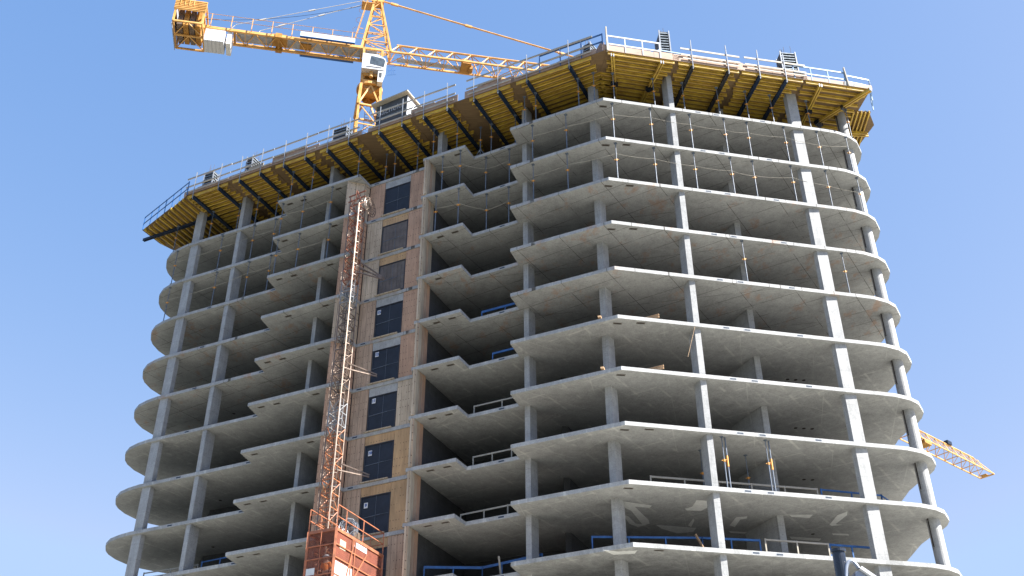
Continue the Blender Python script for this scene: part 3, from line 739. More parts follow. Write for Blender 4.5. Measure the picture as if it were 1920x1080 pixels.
railing([Gp(.15, -.02), Gp(3.3, -.02)], ZP + .05, (.55, 1.2), 'white weathered rail frame on the roof edge right of the corner', M['white'], 1.0)
railing([Gp(3.4, .4), Gp(7.6, .5)], ZP + .05, (.6, 1.1), 'blue-grey rail frame behind the timber rails, right roof edge', M['paleblue'], 1.6)
railing([Gp(11.6, -.0), Gp(14.9, 0)], ZP + .05, (.5, 1.05), 'pale blue rail frame near the right end of the roof', M['paleblue'], 1.1)
railing([Gp(15.0, 0), (21.6, 46.9), (22.2, 48.6)], ZP + .05, (.35, .85), 'pale blue rail frame turning round the right roof end', M['paleblue'], 1.1)
railing([tuple((o0 + dd * t + nF * .0).xy) for t in (0, .5, 1.0)], ZP + .05, (.55, 1.1), 'blue rail frame following the slanted left roof end', M['blue'], .9, w=.04, h=.07)
# tall corner plank and right end post
tag(MB().bar((5.5, 43.5, ZP - .05), (5.5, 43.48, ZP + 1.85), .16, .07).build('plank_post', M['timber']), 'tall grey plank standing upright at the sharp roof corner', 'plank')
tag(MB().bar((*Gp(15.0, -.05), ZP + .0), (*Gp(14.9, -.08), ZP + 1.45), .13, .06).build('plank_post', M['timber']), 'pale upright plank near the right roof end', 'plank')
# a few loose things along the edge
tag(MB().obox((*Gp(15.1, .1), ZP + .2), uG, nG, Vector((.2, -.1, 1)), .7, .3, .3).build('concrete_chute', M['conc']), 'tilted grey box by the right roof end plank', 'box')
tag(MB().poly3([(*Gp(13.1, .3), ZP + .05), (*Gp(14.2, .3), ZP + .05), (*Gp(13.75, .3), ZP + .62)], .06, nG).build('mortar_heap', M['cwconc'], recalc=True), 'small pale triangular board behind the right rail frame', 'board')
tag(MB().poly3([(*Fp(1.0, .5), ZP + .05), (*Fp(2.0, .5), ZP + .05), (*Fp(2.0, .5), ZP + 1.3), (*Fp(1.75, .5), ZP + 1.3)], .05, nF).build('leaning_board', M['plyfascia'], recalc=True), 'slanted plywood board leaning behind the sharp roof corner', 'board')
tag(MB().obox((*Gp(2.2, .6), ZP + .65), uG, nG, Z3, 1.5, .05, 1.0).build('leaning_board', M['timber2']), 'sunlit fresh plywood panel behind the white rail frame', 'board')
for s, w_, h_, lab in ((-5.5, 1.2, .9, 'grey cement-stained board between the seventh and eighth tables'), (-9.9, 1.7, .75, 'grey rounded board behind the rails right of the dark shed'), (-22.6, 1.2, .7, 'grey plywood board behind the rails near the left roof end')):
    tag(MB().obox((*Fp(s, .08), ZP + .06 + h_ / 2), uF, nF, Z3, w_, .03, h_).build('grey_board', M['timber']), lab, 'board')
for s, lab in ((10.2, 'sunlit plywood upstand behind the second right table'), (7.5, 'sunlit plywood upstand near the tall column form')):
    tag(MB().obox((*Gp(s, .35), ZP + .06 + .38), uG, nG, Z3, 1.9, .03, .76).build('plywood_upstand', M['timber2']), lab, 'board')

# column forms standing on the deck
def colform(x, y, u, w, d, h, lab, ladder=False, zbase=None):
    z0 = (zbase or ZP + .05); T = empty('column_form', (x, y, z0), lab, 'formwork', 'steel column forms on the roof deck')
    u = Vector(u).normalized(); n = Z3.cross(u); c = Vector((x, y, 0))
    MB().obox(c + Z3 * (z0 + h / 2), u, n, Z3, w, d, h).build('shell', M['formdark'], T)
    mb = MB(); k = 0; z = z0 + .12
    while z < z0 + h:
        mb.obox(c + Z3 * z, u, n, Z3, w + .12, d + .12, .05); z += .22
    mb.build('waler', M['formgrey'], T)
    mb = MB()
    for sx in (-1, 1):
        for sy in (-1, 1): mb.bar(c + u * sx * (w / 2 + .05) + n * sy * (d / 2 + .05) + Z3 * z0, c + u * sx * (w / 2 + .05) + n * sy * (d / 2 + .05) + Z3 * (z0 + h + .04), .07)
    mb.build('corner_bar', M['galv'], T)
    for i in range(5):
        q = c + u * random.uniform(-.4, .4) * w + n * random.uniform(-.4, .4) * d
        MB().tube(q + Z3 * (z0 + h), q + Vector((random.uniform(-.05, .05), 0, 0)) + Z3 * (z0 + h + random.uniform(.4, .9)), .013, 5).build('rebar', M['rebar'], T)
    return T
colform(9.2, 46.0, (1, .1, 0), .5, .95, 3.6, 'tall narrow steel column form with light bars, right of the corner')
colform(17.0, 47.3, (1, .1, 0), .85, .6, 3.3, 'broad ribbed column form with rebar spikes, right roof side')
colform(4.85, 46.7, (.8, -.6, 0), .45, .7, 3.45, 'column form behind the blue rail, left of the corner')
colform(-11.5, 54.7, uL, 1.0, .5, 3.9, 'dark column form beyond the rail, left of the crane mast')
colform(-18.0, 57.3, uL, .4, .8, 3.5, 'slatted column form above the second left column')
colform(-21.35, 58.9, uL, .7, .45, 3.6, 'dark column form at the left roof end')
colform(.9, 49.3, uL, .5, .5, 3.6, 'small column form beyond the crane jib end')
# dark shed with chalk writing
shc = at_z(707, 200, ZP + 2.45); shr = at_z(764, 176.5, ZP + 2.45)
u = (shr - shc); u.z = 0; wS = u.length; u.normalize(); n = Z3.cross(u)
SH = empty('site_shed', Vector((shc.x, shc.y, ZP + .05)), 'dark site shed with chalk writing and pale gable side on the roof', 'shed')
b0 = Vector((shc.x, shc.y, ZP + .05)); hS = 2.35; dS = 2.3
MB().quadbox([b0, b0 + u * wS, b0 + u * wS + n * dS, b0 + n * dS] + [q + Z3 * hS for q in (b0, b0 + u * wS, b0 + u * wS + n * dS, b0 + n * dS)]).build('wall', M['shed'], SH)
MB().obox(b0 + u * (wS + .01) + n * dS / 2 + Z3 * hS / 2, n, u, Z3, dS - .06, .03, hS - .05).build('side_wall', M['white'], SH)
MB().obox(b0 + u * (wS + .03) + n * 1.35 + Z3 * (hS - .5), n, u, Z3, .35, .03, .5).build('window', M['glass'], SH)
mb = MB(); a = b0 + Z3 * (hS + .02)
mb.quadbox([a - u * .25 - n * .3, a + u * (wS + .2) - n * .3, a + u * (wS + .2) + n * (dS + .3) - Z3 * .15, a - u * .25 + n * (dS + .3) - Z3 * .15] + [q + Z3 * .09 for q in (a - u * .25 - n * .3, a + u * (wS + .2) - n * .3, a + u * (wS + .2) + n * (dS + .3) - Z3 * .15, a - u * .25 + n * (dS + .3) - Z3 * .15)])
mb.build('roof', M['timber'], SH)
for z in (1.75, 1.2): MB().obox(b0 + u * wS / 2 - n * .02 + Z3 * (z), u, n, Z3, wS, .02, .04).build('cladding_joint', M['formgrey'], SH)
text_mesh('Bachelo', .62, M['chalk'], 'chalk_writing', SH, b0 + u * wS * .46 - n * .035 + Z3 * 1.62, u + Z3 * .02, Z3, depth=.002, font_bold=-.008)

# ------------------------------------------------------------------ rails and loose timber on the floors
def edge_rail(pl, k, zs, mat, lab, group, step=1.4, w=.04, h=.09):
    pts = [at_z(x, y, L(k)) for x, y in pl]
    return pts
def floor_rail(pts, k, lab, mat, zs=(.55, 1.05), step=1.5, h=.1):
    return railing(pts, L(k), zs, lab, mat, step, w=.04, h=h, group='guard rails on the open floors')
mid = lambda s, d: tuple((Vector((-2.28, 49.63)) + Vector((.896, -.443)) * s + Vector((.443, .896)) * d))
floor_rail([mid(.3, .75), mid(3.2, .75)], 4, 'blue rail in the middle bay just above the sign fifteen level', M['blue'], zs=(.35, .78), h=.14)
floor_rail([mid(1.0, .75), mid(3.2, .75)], 5, 'blue rail with timber post in the middle bay, sixth slab down', M['blue'], zs=(.4, .85), h=.12)
floor_rail([mid(-.1, .8), mid(3.2, .8)], 6, 'grey timber rail in the middle bay, seventh slab down', M['timber'], zs=(.85,), step=1.7, h=.08)
floor_rail([mid(-.1, .8), mid(3.2, .8)], 7, 'grey timber rail in the middle bay, eighth slab down', M['timber'], zs=(.85,), step=1.1, h=.08)
floor_rail([mid(-.8, .9), mid(3.2, .8)], 8, 'grey timber rail in the middle bay, ninth slab down', M['timber'], zs=(.8,), step=1.3, h=.08)
floor_rail([(-4.3, 50.7), mid(.2, 1.4), mid(3.6, 1.0)], 9, 'dark blue rail in the lowest visible middle bay', M['blue'], zs=(.3, 1.0), step=1.3, h=.13)
def Rp(s, d): q = Vector((5.2, 44.53)) + Vector((.9795, .2015)) * s + Vector((-.2015, .9795)) * d; return tuple(q)
floor_rail([Rp(1.6, 1.6), Rp(9.9, 1.5)], 8, 'pale timber rail set back on the ninth slab down, right side', M['timber'], zs=(.5, .95), step=1.6, h=.09)
floor_rail([Rp(10.1, 1.5), Rp(13.3, 1.6), (20.2, 51.5)], 8, 'blue rail running to the rounded right end, ninth slab down', M['blue'], zs=(.5, .95), step=1.7, h=.08)
floor_rail([(3.6, 46.6), Rp(3.8, 1.5), Rp(6.5, 1.3)], 9, 'bright blue rail behind the corner on the tenth slab down', M['blue'], zs=(.1, 1.0), step=1.6, h=.1)
floor_rail([Rp(6.7, 1.15), Rp(9.8, 1.15)], 9, 'pale timber rail frame on the tenth slab down', M['timber'], zs=(.3, 1.0), step=1.5, h=.08)
floor_rail([Rp(9.9, 1.2), Rp(12.1, 1.2)], 9, 'blue rail behind the street lamp on the tenth slab down', M['blue'], zs=(.2, 1.0), step=1.3, h=.1)
floor_rail([(-20.9, 59.3), (-17.5, 57.9)], 8, 'thin dark rail near the left end, ninth slab down', M['timber'], zs=(.7,), step=1.5, h=.06)
floor_rail([(-20.9, 59.3), (-17.5, 57.9)], 9, 'blue rail near the left end, tenth slab down', M['blue'], zs=(.7,), step=1.5, h=.06)
floor_rail([(-17.2, 57.6), (-14.9, 56.4)], 8, 'low blue rail beside the second left column', M['blue'], zs=(.75,), step=1.5, h=.06)
# loose yellow beams and planks at the corner of two slabs
for k, lab in ((5, 'upper'), (6, 'lower')):
    a = Vector((*Rp(.9, .95), L(k) + .05)); b_ = Vector((*Rp(2.15, .03), L(k) + .12)); mb = MB(); joist(mb, a, b_)
    tag(mb.build('loose_beam', [M['timber2'], M['timber2']]), 'loose timber beam sticking out over the corner slab edge, %s one' % lab, 'beam', 'loose timber at the slab corner')
    a = Vector((4.6, 45.9, L(k) + .05)); b_ = Vector((4.33, 44.95, L(k) + .16))
    tag(MB().bar(a, b_, .16, .1).build('plank_end', M['timber2']), 'short plank end left of the corner column, %s one' % lab, 'plank', 'loose timber at the slab corner')
tag(MB().obox((*Rp(12.9, 4.6), L(8) + .02), uR, nR, Z3, .1, .1, .04).build('wedge', M['timber2']), 'tiny timber wedge left on the ninth slab', 'wedge') if False else None
# hanging strip by the first right column
a = at_plane(1303, 612, Vector((9.3, 45.35, 0)), nR); b_ = at_plane(1290, 669, Vector((9.3, 45.35, 0)), nR)
tag(MB().bar(a, b_, .012, .012).build('hanging_strip', M['timber2']), 'thin pale strip dangling beside the first sunlit column', 'strip')
# braced timber on lowest rail
tag(MB().bar((*mid(1.5, .9), L(9)), (*mid(1.45, .7), L(9) + 1.15), .16, .08).build('plank_post', M['timber']), 'grey upright plank behind the dark blue rail in the middle bay', 'plank')
tag(MB().bar((*Rp(3.9, 1.2), L(9)), (*Rp(3.4, 1.25), L(9) + 1.05), .16, .05).build('leaning_plank', M['timber2']), 'brown plank leaning on the bright blue rail, left of a column', 'plank')

# ------------------------------------------------------------------ construction hoist mast
hx, hy = -9.12, 50.0
HM = empty('hoist_mast', (hx, hy, 0), 'tall orange and grey lattice hoist mast fixed before the plywood bay', 'hoist mast')
def hoist_section(mat, mat2, z0, w=.66, h=1.5):
    mb = MB(); c = Vector((hx, hy, 0)); P = lambda a, b_, z: c + uL * a * w / 2 + nL * b_ * w / 2 + Z3 * z
    cs = [(-1, -1), (1, -1), (1, 1), (-1, 1)]
    for a, b_ in cs: mb.tube(P(a, b_, z0), P(a, b_, z0 + h - .01), .034, 6)
    mb.mi = 1; nr = 2
    for i in range(4):
        a, b_ = cs[i], cs[(i + 1) % 4]
        for r in range(nr):
            za, zb_ = z0 + .03 + r * h / nr, z0 + (r + 1) * h / nr - .02
            mb.bar(P(*a, za), P(*b_, za), .05, .045)
            if r % 2: mb.tube(P(*a, za), P(*b_, zb_), .024, 5)
            else: mb.tube(P(*b_, za), P(*a, zb_), .024, 5)
    mb.bar(P(-1, 0, z0 + .4), P(1, 0, z0 + .4), .04); mb.bar(P(-1, 0, z0 + 1.15), P(1, 0, z0 + 1.15), .04)
    mb.mi = 0
    for sx, sy in ((-.5, -.15), (.5, -.15), (0, .5), (-1.35, -.4), (1.3, -.5), (-1.3, .6)):
        mb.tube(P(sx, sy, z0), P(sx, sy, z0 + h), .017, 5)
    for zz_ in (.35, 1.1): mb.bar(P(-1.35, -.4, z0 + zz_), P(-1, -1, z0 + zz_), .025); mb.bar(P(1.3, -.5, z0 + zz_), P(1, -1, z0 + zz_), .025)
    mb.tube(P(-1.35, -.4, z0 + .35), P(-1.3, .6, z0 + 1.1), .015, 4)
    return mb.build('mast_section', [M[mat], M[mat2]], HM)
ztop = CAMZ + 39.3; kz = 0; z = ztop - 1.5
protos = {}
while z > -.1:
    kind = 'r' if kz < 4 else 'g' if kz == 4 else 'b' if kz < 9 else 'g' if kz == 9 else 'o'
    mats = {'r': ('hmetal', 'rust'), 'o': ('hmetal', 'horange'), 'g': ('hgrey', 'hgrey'), 'b': ('hmetal', 'hmetal')}[kind]
    if kind not in protos: protos[kind] = (hoist_section(*mats, z), z)
    else: copy_part(protos[kind][0], HM, (0, 0, z - protos[kind][1]))
    z -= 1.5; kz += 1
c = Vector((hx, hy, 0))
# guide pipes beside the mast, cable guide wheel, top frame, wall ties
for a, b_, z1 in ((-.56, -.15, ztop - 5.2), (.42, -.50, ztop - .8)):
    MB().tube(c + uL * a + nL * b_, c + uL * a + nL * b_ + Z3 * z1, .022, 6).build('guide_pipe', M['hmetal'], HM)
mb = MB(); 
for i in range(14):
    t0, t1 = 2 * math.pi * i / 14, 2 * math.pi * (i + 1) / 14; wc = c + uL * .78 + nL * .15 + Z3 * (ztop - .75)
    for q in (.62, .46): mb.tube(wc + (nL * math.cos(t0) + Z3 * math.sin(t0)) * q, wc + (nL * math.cos(t1) + Z3 * math.sin(t1)) * q, .022, 5)
    mb.tube(wc, wc + (nL * math.cos(t0) + Z3 * math.sin(t0)) * .62, .016, 4)
mb.build('pulley_wheel', M['hmetal'], HM)
mb = MB()
for dz in (-.35, .05): mb.bar(c - uL * .45 - nL * .33 + Z3 * (ztop + dz), c + uL * .7 - nL * .33 + Z3 * (ztop + dz + .12), .06)
mb.bar(c + uL * .1 - nL * .36 + Z3 * (ztop - .5), c + uL * .1 - nL * .36 + Z3 * (ztop + .35), .06); mb.bar(c + uL * .45 - nL * .36 + Z3 * (ztop - .5), c + uL * .1 - nL * .36 + Z3 * (ztop + .35), .06)
mb.build('head_frame', M['rust'], HM)
for k in (3, 5, 7, 9, 11):
    zt = L(k) + .35 if k == 3 else L(k) - .1
    mb = MB()
    for dz in (0, .45) if k == 3 else (0,):
        mb.bar(c + uL * .3 + nL * .3 + Z3 * (zt + dz + .5), c + uL * 1.5 + nL * 1.15 + Z3 * (zt), .07)
        mb.bar(c + uL * .3 - nL * .2 + Z3 * (zt + dz), c + uL * 1.5 + nL * 1.15 + Z3 * (zt - .1), .06)
    mb.bar(c - uL * .2 + nL * .35 + Z3 * zt, c - uL * .3 + nL * 1.3 + Z3 * zt, .07)
    mb.build('wall_tie', M['hmetal'], HM)

# ------------------------------------------------------------------ hoist cage
FC = Vector((-7.99, 46.37, 0)); uC = Vector((-.910, .414, 0)); nC = Vector((.414, .910, 0))
ZC = CAMZ + 17.55; WC, LC, HC = 1.5, 4.1, 3.0
CG = empty('hoist_cage', FC + Z3 * (ZC - HC), 'orange-red mesh hoist cage with railed roof, sunlit on its right side', 'hoist cage')
Pc = lambda a, b_, z: FC + uC * a + nC * b_ + Z3 * (ZC + z)
mb = MB()
for a in (0, WC):
    for b_ in (0, LC): mb.bar(Pc(a, b_, -HC), Pc(a, b_, .0), .11)
for z in (-HC, -.06):
    for a in (0, WC): mb.bar(Pc(a, 0, z), Pc(a, LC, z), .10, .14)
    for b_ in (0, LC): mb.bar(Pc(0, b_, z), Pc(WC, b_, z), .10, .14)
mb.build('frame', M['red'], CG)
def cpanel(a0, b0, a1, b1, z0, z1, mat, name, off=0):
    p0, p1 = Pc(a0, b0, z0), Pc(a1, b1, z0); d = (p1 - p0); n = Z3.cross(d.normalized())
    return MB().obox((p0 + p1) / 2 + Z3 * (z1 - z0) / 2 + n * off, d, n, Z3, d.length, .012, z1 - z0).build(name, mat, CG)
cpanel(0, .05, 0, LC - .05, -HC, -.12, M['netred'], 'mesh_panel')
cpanel(WC, .05, WC, LC - .05, -HC, -.12, M['netred'], 'mesh_panel')
cpanel(.05, 0, WC - .05, 0, -HC, -.12, M['netthin'], 'mesh_panel')
MB().quadbox([Pc(.02, .02, -HC + .02), Pc(WC - .02, .02, -HC + .02), Pc(WC - .02, LC - .02, -HC + .02), Pc(.02, LC - .02, -HC + .02), Pc(.02, .02, -HC + .08), Pc(WC - .02, .02, -HC + .08), Pc(WC - .02, LC - .02, -HC + .08), Pc(.02, LC - .02, -HC + .08)]).build('floor_plate', M['hmetal'], CG)
MB().quadbox([Pc(.02, .02, -.05), Pc(WC - .02, .02, -.05), Pc(WC - .02, LC - .02, -.05), Pc(.02, LC - .02, -.05), Pc(.02, .02, -.01), Pc(WC - .02, .02, -.01), Pc(WC - .02, LC - .02, -.01), Pc(.02, LC - .02, -.01)]).build('roof_plate', M['hmetal'], CG)
cpanel(-.03, .35, -.03, .85, -.85, -.42, M['board'], 'plate', .02)
cpanel(-.04, 1.55, -.04, 2.65, -.40, -.1, M['signw'], 'white_plate', .03)
cpanel(-.03, .1, -.03, 1.5, -2.6, -1.5, M['signw'], 'white_plate', .01)
cpanel(.95, -.03, 1.4, -.03, -2.4, -1.75, M['cwconc'], 'plate', .01)
mb = MB()
for z in (-.75, -1.35, -2.1):
    mb.bar(Pc(-.04, 0, z), Pc(-.04, LC, z), .04, .05)
    mb.bar(Pc(0, -.04, z), Pc(WC, -.04, z), .04, .05)
mb.bar(Pc(-.06, 1.5, -.1), Pc(-.06, .9, -2.4), .05); mb.bar(Pc(-.06, 1.35, -.1), Pc(-.06, 1.25, -2.4), .04); mb.bar(Pc(-.06, 1.6, -.1), Pc(-.06, 1.55, -2.4), .04)
mb.bar(Pc(-.06, 1.6, -1.9), Pc(-.06, 2.6, -.45), .05); mb.bar(Pc(-.05, .95, -2.4), Pc(-.05, 1.45, -.1), .03)
mb.bar(Pc(.75, -.05, -2.9), Pc(.75, -.05, -.1), .03)
mb.build('brace', M['red'], CG)
mb = MB()
RH = 1.1
for a, b_ in ((0, 0), (0, .75), (0, 2.25), (0, LC), (WC, 0), (WC, .9), (WC, LC), (WC / 2, LC)): mb.bar(Pc(a, b_, 0), Pc(a, b_, RH), .045)
for z in (RH, RH * .5):
    for a in (0, WC): mb.bar(Pc(a, 0, z), Pc(a, LC, z), .04)
    for b_ in (LC,): mb.bar(Pc(0, b_, z), Pc(WC, b_, z), .04)
mb.bar(Pc(WC * .35, 0, RH * .75), Pc(WC * .95, 0, RH * .75), .04); mb.bar(Pc(WC * .35, 0, .1), Pc(WC * .35, 0, RH * .75), .04); mb.bar(Pc(WC * .35, 0, .35), Pc(WC * .9, 0, .35), .04)
mb.build('roof_rail', M['red'], CG)
mb = MB()   # motor box and cable bundle on the roof
mb.obox(Pc(.55, 2.2, .3), uC, nC, Z3, .45, .6, .6); mb.build('motor_box', M['hmetal'], CG)
mb = MB(); rnd = random.Random(3)
for i in range(9):
    ctr = Pc(.35 + rnd.uniform(-.1, .1), 1.5 + rnd.uniform(-.15, .3), .55 + rnd.uniform(-.15, .15)); rr = rnd.uniform(.25, .42)
    ax = Vector((rnd.uniform(-.4, .4), rnd.uniform(-1, -.6), rnd.uniform(-.3, .3))).normalized(); x = ax.cross(Z3).normalized(); y = ax.cross(x)
    mb.path([ctr + (x * math.cos(t * .63) + y * math.sin(t * .63)) * rr for t in range(11)], .014, 5)
mb.build('cable_bundle', M['galv'], CG)
mb = MB()
for i in range(6):
    ctr = Pc(WC * .55 + rnd.uniform(-.1, .1), 1.9 + rnd.uniform(-.2, .2), .95 + i * .03); rr = .38 + rnd.uniform(-.06, .06)
    mb.path([ctr + Vector((math.cos(t * .524) * rr, math.sin(t * .524) * rr, .03 * math.sin(t))) for t in range(13)], .02, 5)
mb.build('cable_coil', M['cable'], CG)

# ------------------------------------------------------------------ worker inside the cage
def skin_body(name, verts, edges, radii, mat, parent, lv=2):
    me = bpy.data.meshes.new(name); me.from_pydata(verts, edges, []); o = bpy.data.objects.new(name, me); COL.objects.link(o)
    md = o.modifiers.new('s', 'SKIN'); me.skin_vertices.new() if not me.skin_vertices else None
    for v, r in zip(me.skin_vertices[0].data, radii): v.radius = (r, r) if not hasattr(r, '__len__') else r
    me.skin_vertices[0].data[0].use_root = True
    sb = o.modifiers.new('u', 'SUBSURF'); sb.levels = lv; sb.render_levels = lv
    dg = bpy.context.evaluated_depsgraph_get(); m2 = bpy.data.meshes.new_from_object(o.evaluated_get(dg)); m2.name = name
    bpy.data.objects.remove(o); m2.materials.clear(); m2.materials.append(mat)
    m2.polygons.foreach_set('use_smooth', [True] * len(m2.polygons))
    p = bpy.data.objects.new(name, m2); COL.objects.link(p)
    if parent: p.parent = parent; p.matrix_parent_inverse = parent.matrix_world.inverted()
    return p
wp = Pc(.62, .36, -HC + .12)
PR = empty('person', wp, 'worker with white helmet and orange vest standing inside the hoist cage', 'person')
bx, by, bz = wp
f_ = Vector((-.3, -1, 0)).normalized(); r_ = Vector((f_.y, -f_.x, 0))
q = lambda r, f, z: tuple(wp + r_ * r + f_ * f + Z3 * z)
V = [q(0, 0, .95), q(0, .01, 1.15), q(0, .01, 1.35), q(0, .01, 1.47), q(0, .02, 1.57), q(0, .03, 1.66),
     q(.18, 0, 1.41), q(.24, .02, 1.14), q(.20, .2, .98), q(.16, .3, .99), q(-.18, 0, 1.41), q(-.25, .0, 1.14), q(-.24, .12, .90), q(-.23, .18, .84),
     q(.10, 0, .88), q(.11, .03, .50), q(.12, -.01, .10), q(.13, .13, .04), q(-.10, 0, .88), q(-.11, .02, .50), q(-.12, -.02, .10), q(-.14, .12, .04)]
E_ = [(0, 1), (1, 2), (2, 3), (3, 4), (4, 5), (3, 6), (6, 7), (7, 8), (8, 9), (3, 10), (10, 11), (11, 12), (12, 13), (0, 14), (14, 15), (15, 16), (16, 17), (0, 18), (18, 19), (19, 20), (20, 21)]
RA = [.14, .135, .155, .09, .06, .095, .065, .045, .035, .035, .065, .045, .035, .035, .09, .065, .05, .045, .09, .065, .05, .045]
body = skin_body('body', V, E_, RA, M['skin'], PR)
skin_body('vest', [q(0, 0, 1.0), q(0, .01, 1.16), q(0, .01, 1.34), q(0, .01, 1.43), q(.17, .0, 1.40), q(.235, .02, 1.17), q(-.17, 0, 1.40), q(-.245, 0, 1.17)],
          [(0, 1), (1, 2), (2, 3), (3, 4), (4, 5), (3, 6), (6, 7)], [.155, .15, .17, .1, .085, .06, .085, .06], M['hivis'], PR)
skin_body('trousers', [q(0, 0, .98), q(.10, 0, .88), q(.11, .03, .50), q(.12, -.01, .14), q(-.10, 0, .88), q(-.11, .02, .50), q(-.12, -.02, .14)],
          [(0, 1), (1, 2), (2, 3), (0, 4), (4, 5), (5, 6)], [.15, .105, .08, .068, .105, .08, .068], M['trouser'], PR)
for sx in (1, -1):     # fingers
    base = Vector(V[9 if sx > 0 else 13]); fd = (f_ + Z3 * (-.25 if sx > 0 else -1)).normalized(); sdv = r_
    vs, es, rs = [tuple(base)], [], [.03]
    for i in range(4):
        b1 = base + fd * .07 + sdv * (.024 * (i - 1.5)); b2 = b1 + fd * (.045 + .008 * (i in (1, 2))) - Z3 * .012; k0 = len(vs)
        vs += [tuple(b1), tuple(b2)]; es += [(0, k0), (k0, k0 + 1)]; rs += [.011, .008]
    t1 = base + fd * .03 - sdv * sx * .045; k0 = len(vs); vs += [tuple(t1), tuple(t1 + fd * .035)]; es += [(0, k0), (k0, k0 + 1)]; rs += [.012, .009]
    skin_body('hand', vs, es, rs, M['skin'], PR, 1)
hc = Vector(q(0, .03, 1.70))
mb = MB(); N = 16
for ring in range(5):
    ph = ring * math.pi / 2 / 5; ph2 = (ring + 1) * math.pi / 2 / 5
    for i in range(N):
        t0, t1 = 2 * math.pi * i / N, 2 * math.pi * (i + 1) / N
        S_ = lambda ph, t: tuple(hc + r_ * math.cos(ph) * math.cos(t) * .125 + f_ * math.cos(ph) * math.sin(t) * .145 + Z3 * math.sin(ph) * .12)
        o = len(mb.v); mb.v += [S_(ph, t0), S_(ph, t1), S_(ph2, t1), S_(ph2, t0)]; mb.f.append((o, o + 1, o + 2, o + 3)); mb.m.append(0)
mb.tube(hc - Z3 * .012 + f_ * .03, hc + Z3 * .006 + f_ * .03, .165, 16)
mb.build('helmet', M['white'], PR, smooth=True)
mb = MB(); fc = Vector(q(0, .12, 1.64))
for sx in (-1, 1): mb.obox(fc + r_ * sx * .033, r_, f_, Z3, .022, .02, .012)
mb.obox(fc - Z3 * .075, r_, f_, Z3, .05, .012, .01); mb.build('eyes_and_mouth', M['hair'], PR)
MB().tube(fc + Z3 * 0.0, fc - Z3 * .04 + f_ * .022, .012, 6, .016).build('nose', M['skin'], PR)
mb = MB(); [mb.obox(hc - Z3 * .055 + r_ * sx * .098, r_, f_, Z3, .015, .03, .055) for sx in (-1, 1)]; mb.build('ear', M['skin'], PR)

# ------------------------------------------------------------------ main tower crane
TH_J = R_(10.5)
uJ = Vector((math.cos(TH_J), math.sin(TH_J), 0)); nJ = Vector((-math.sin(TH_J), math.cos(TH_J), 0))
OJ = Vector((-10.9, 61.0, 0)); OM = Vector((-11.08, 60.95, 0))
def J(px, py, off): return at_plane(px, py, OJ + nJ * off, nJ)
CR = empty('tower_crane', (OM.x, OM.y, 0), 'yellow hammerhead tower crane rising behind the building left of centre', 'tower crane')
Y_ = [M['yellow'], M['yellowd']]
def q4(c, u, n, w, z): return [c + (u * a + n * b_) * w / 2 + Z3 * z for a, b_ in ((-1, -1), (1, -1), (1, 1), (-1, 1))]
# mast
um = Vector((math.cos(R_(16)), math.sin(R_(16)), 0)); nm = Z3.cross(um)
mast = MB(); zz = 0; wM = 1.6; hb = 2.0
while zz < CAMZ + 56.2:
    a = q4(OM, um, nm, wM, zz); b_ = q4(OM, um, nm, wM, zz + hb)
    for i in range(4):
        j = (i + 1) % 4
        mast.bar(a[i], b_[i], .16); mast.bar(a[i], a[j], .08)
        mast.bar(a[i], b_[j], .07) if int(zz / hb) % 2 else mast.bar(a[j], b_[i], .07)
    zz += hb
zmt = zz
mast.build('mast', Y_, CR)
mb = MB(); z_ = 40
while z_ < zmt: 
    for s in (-.2, .2): mb.bar(OM + um * s + Z3 * z_, OM + um * s + Z3 * (z_ + .3), .04)
    mb.bar(OM - um * .2 + Z3 * z_, OM + um * .2 + Z3 * z_, .03); z_ += .3
mb.build('ladder', M['galv'], CR)
# slewing unit
zs = CAMZ + 58.6
mb = MB(); mb.mi = 0
a = q4(OM, um, nm, wM + .1, zmt - .1); N = 20
ring = [OM + Vector((math.cos(2 * math.pi * i / N), math.sin(2 * math.pi * i / N), 0)) * .98 + Z3 * zs for i in range(N)]
mid4 = q4(OM, um, nm, 1.5, zs - .1)
for i in range(4):
    j = (i + 1) % 4; mb.bar(a[i], mid4[i], .2); mb.bar(a[i], (mid4[i] + mid4[j]) / 2, .12); mb.bar(a[j], (mid4[i] + mid4[j]) / 2, .12); mb.bar(a[i], a[j], .14)
    mb.mi = 1; top = [(mid4[i] * .5 + mid4[j] * .5) - Z3 * .9, mid4[i], mid4[j]]; mb.poly3(top, .03, Z3.cross(um)); mb.mi = 0
mb.tube(OM + Z3 * (zs - .12), OM + Z3 * (zs + .12), 1.02, 24); mb.mi = 1
mb.tube(OM + Z3 * (zs + .12), OM + Z3 * (zs + .35), .88, 24)
mb.mi = 0; mb.tube(OM + Vector((1.0, .3, zs - .9)), OM + Vector((1.75, .3, zs - .9)), .17, 10)
mb.build('slewing_ring', Y_, CR)
mb = MB(); zc0 = zs + .35; zc1 = CAMZ + 62.4
a = q4(OM, uJ, nJ, 1.35, zc0); b_ = q4(OM, uJ, nJ, 1.45, zc1)
for i in range(4):
    j = (i + 1) % 4; mb.bar(a[i], b_[i], .17); mb.bar(a[i], a[j], .2); mb.bar(b_[i], b_[j], .17); mb.bar(a[i], b_[j], .08)
mb.mi = 1; mb.obox(OM + Z3 * (zc0 + .55), uJ, nJ, Z3, 1.1, 1.0, 1.0)
mb.mi = 0; mb.obox(OM - nJ * .78 + Z3 * (zc0 + .7), uJ, nJ, Z3, 1.2, .1, .5); mb.tube(OM - nJ * .95 + Z3 * (zc0 + .2), OM - nJ * .95 + Z3 * (zc0 + 1.5), .16, 10)
mb.build('turntable', Y_, CR)
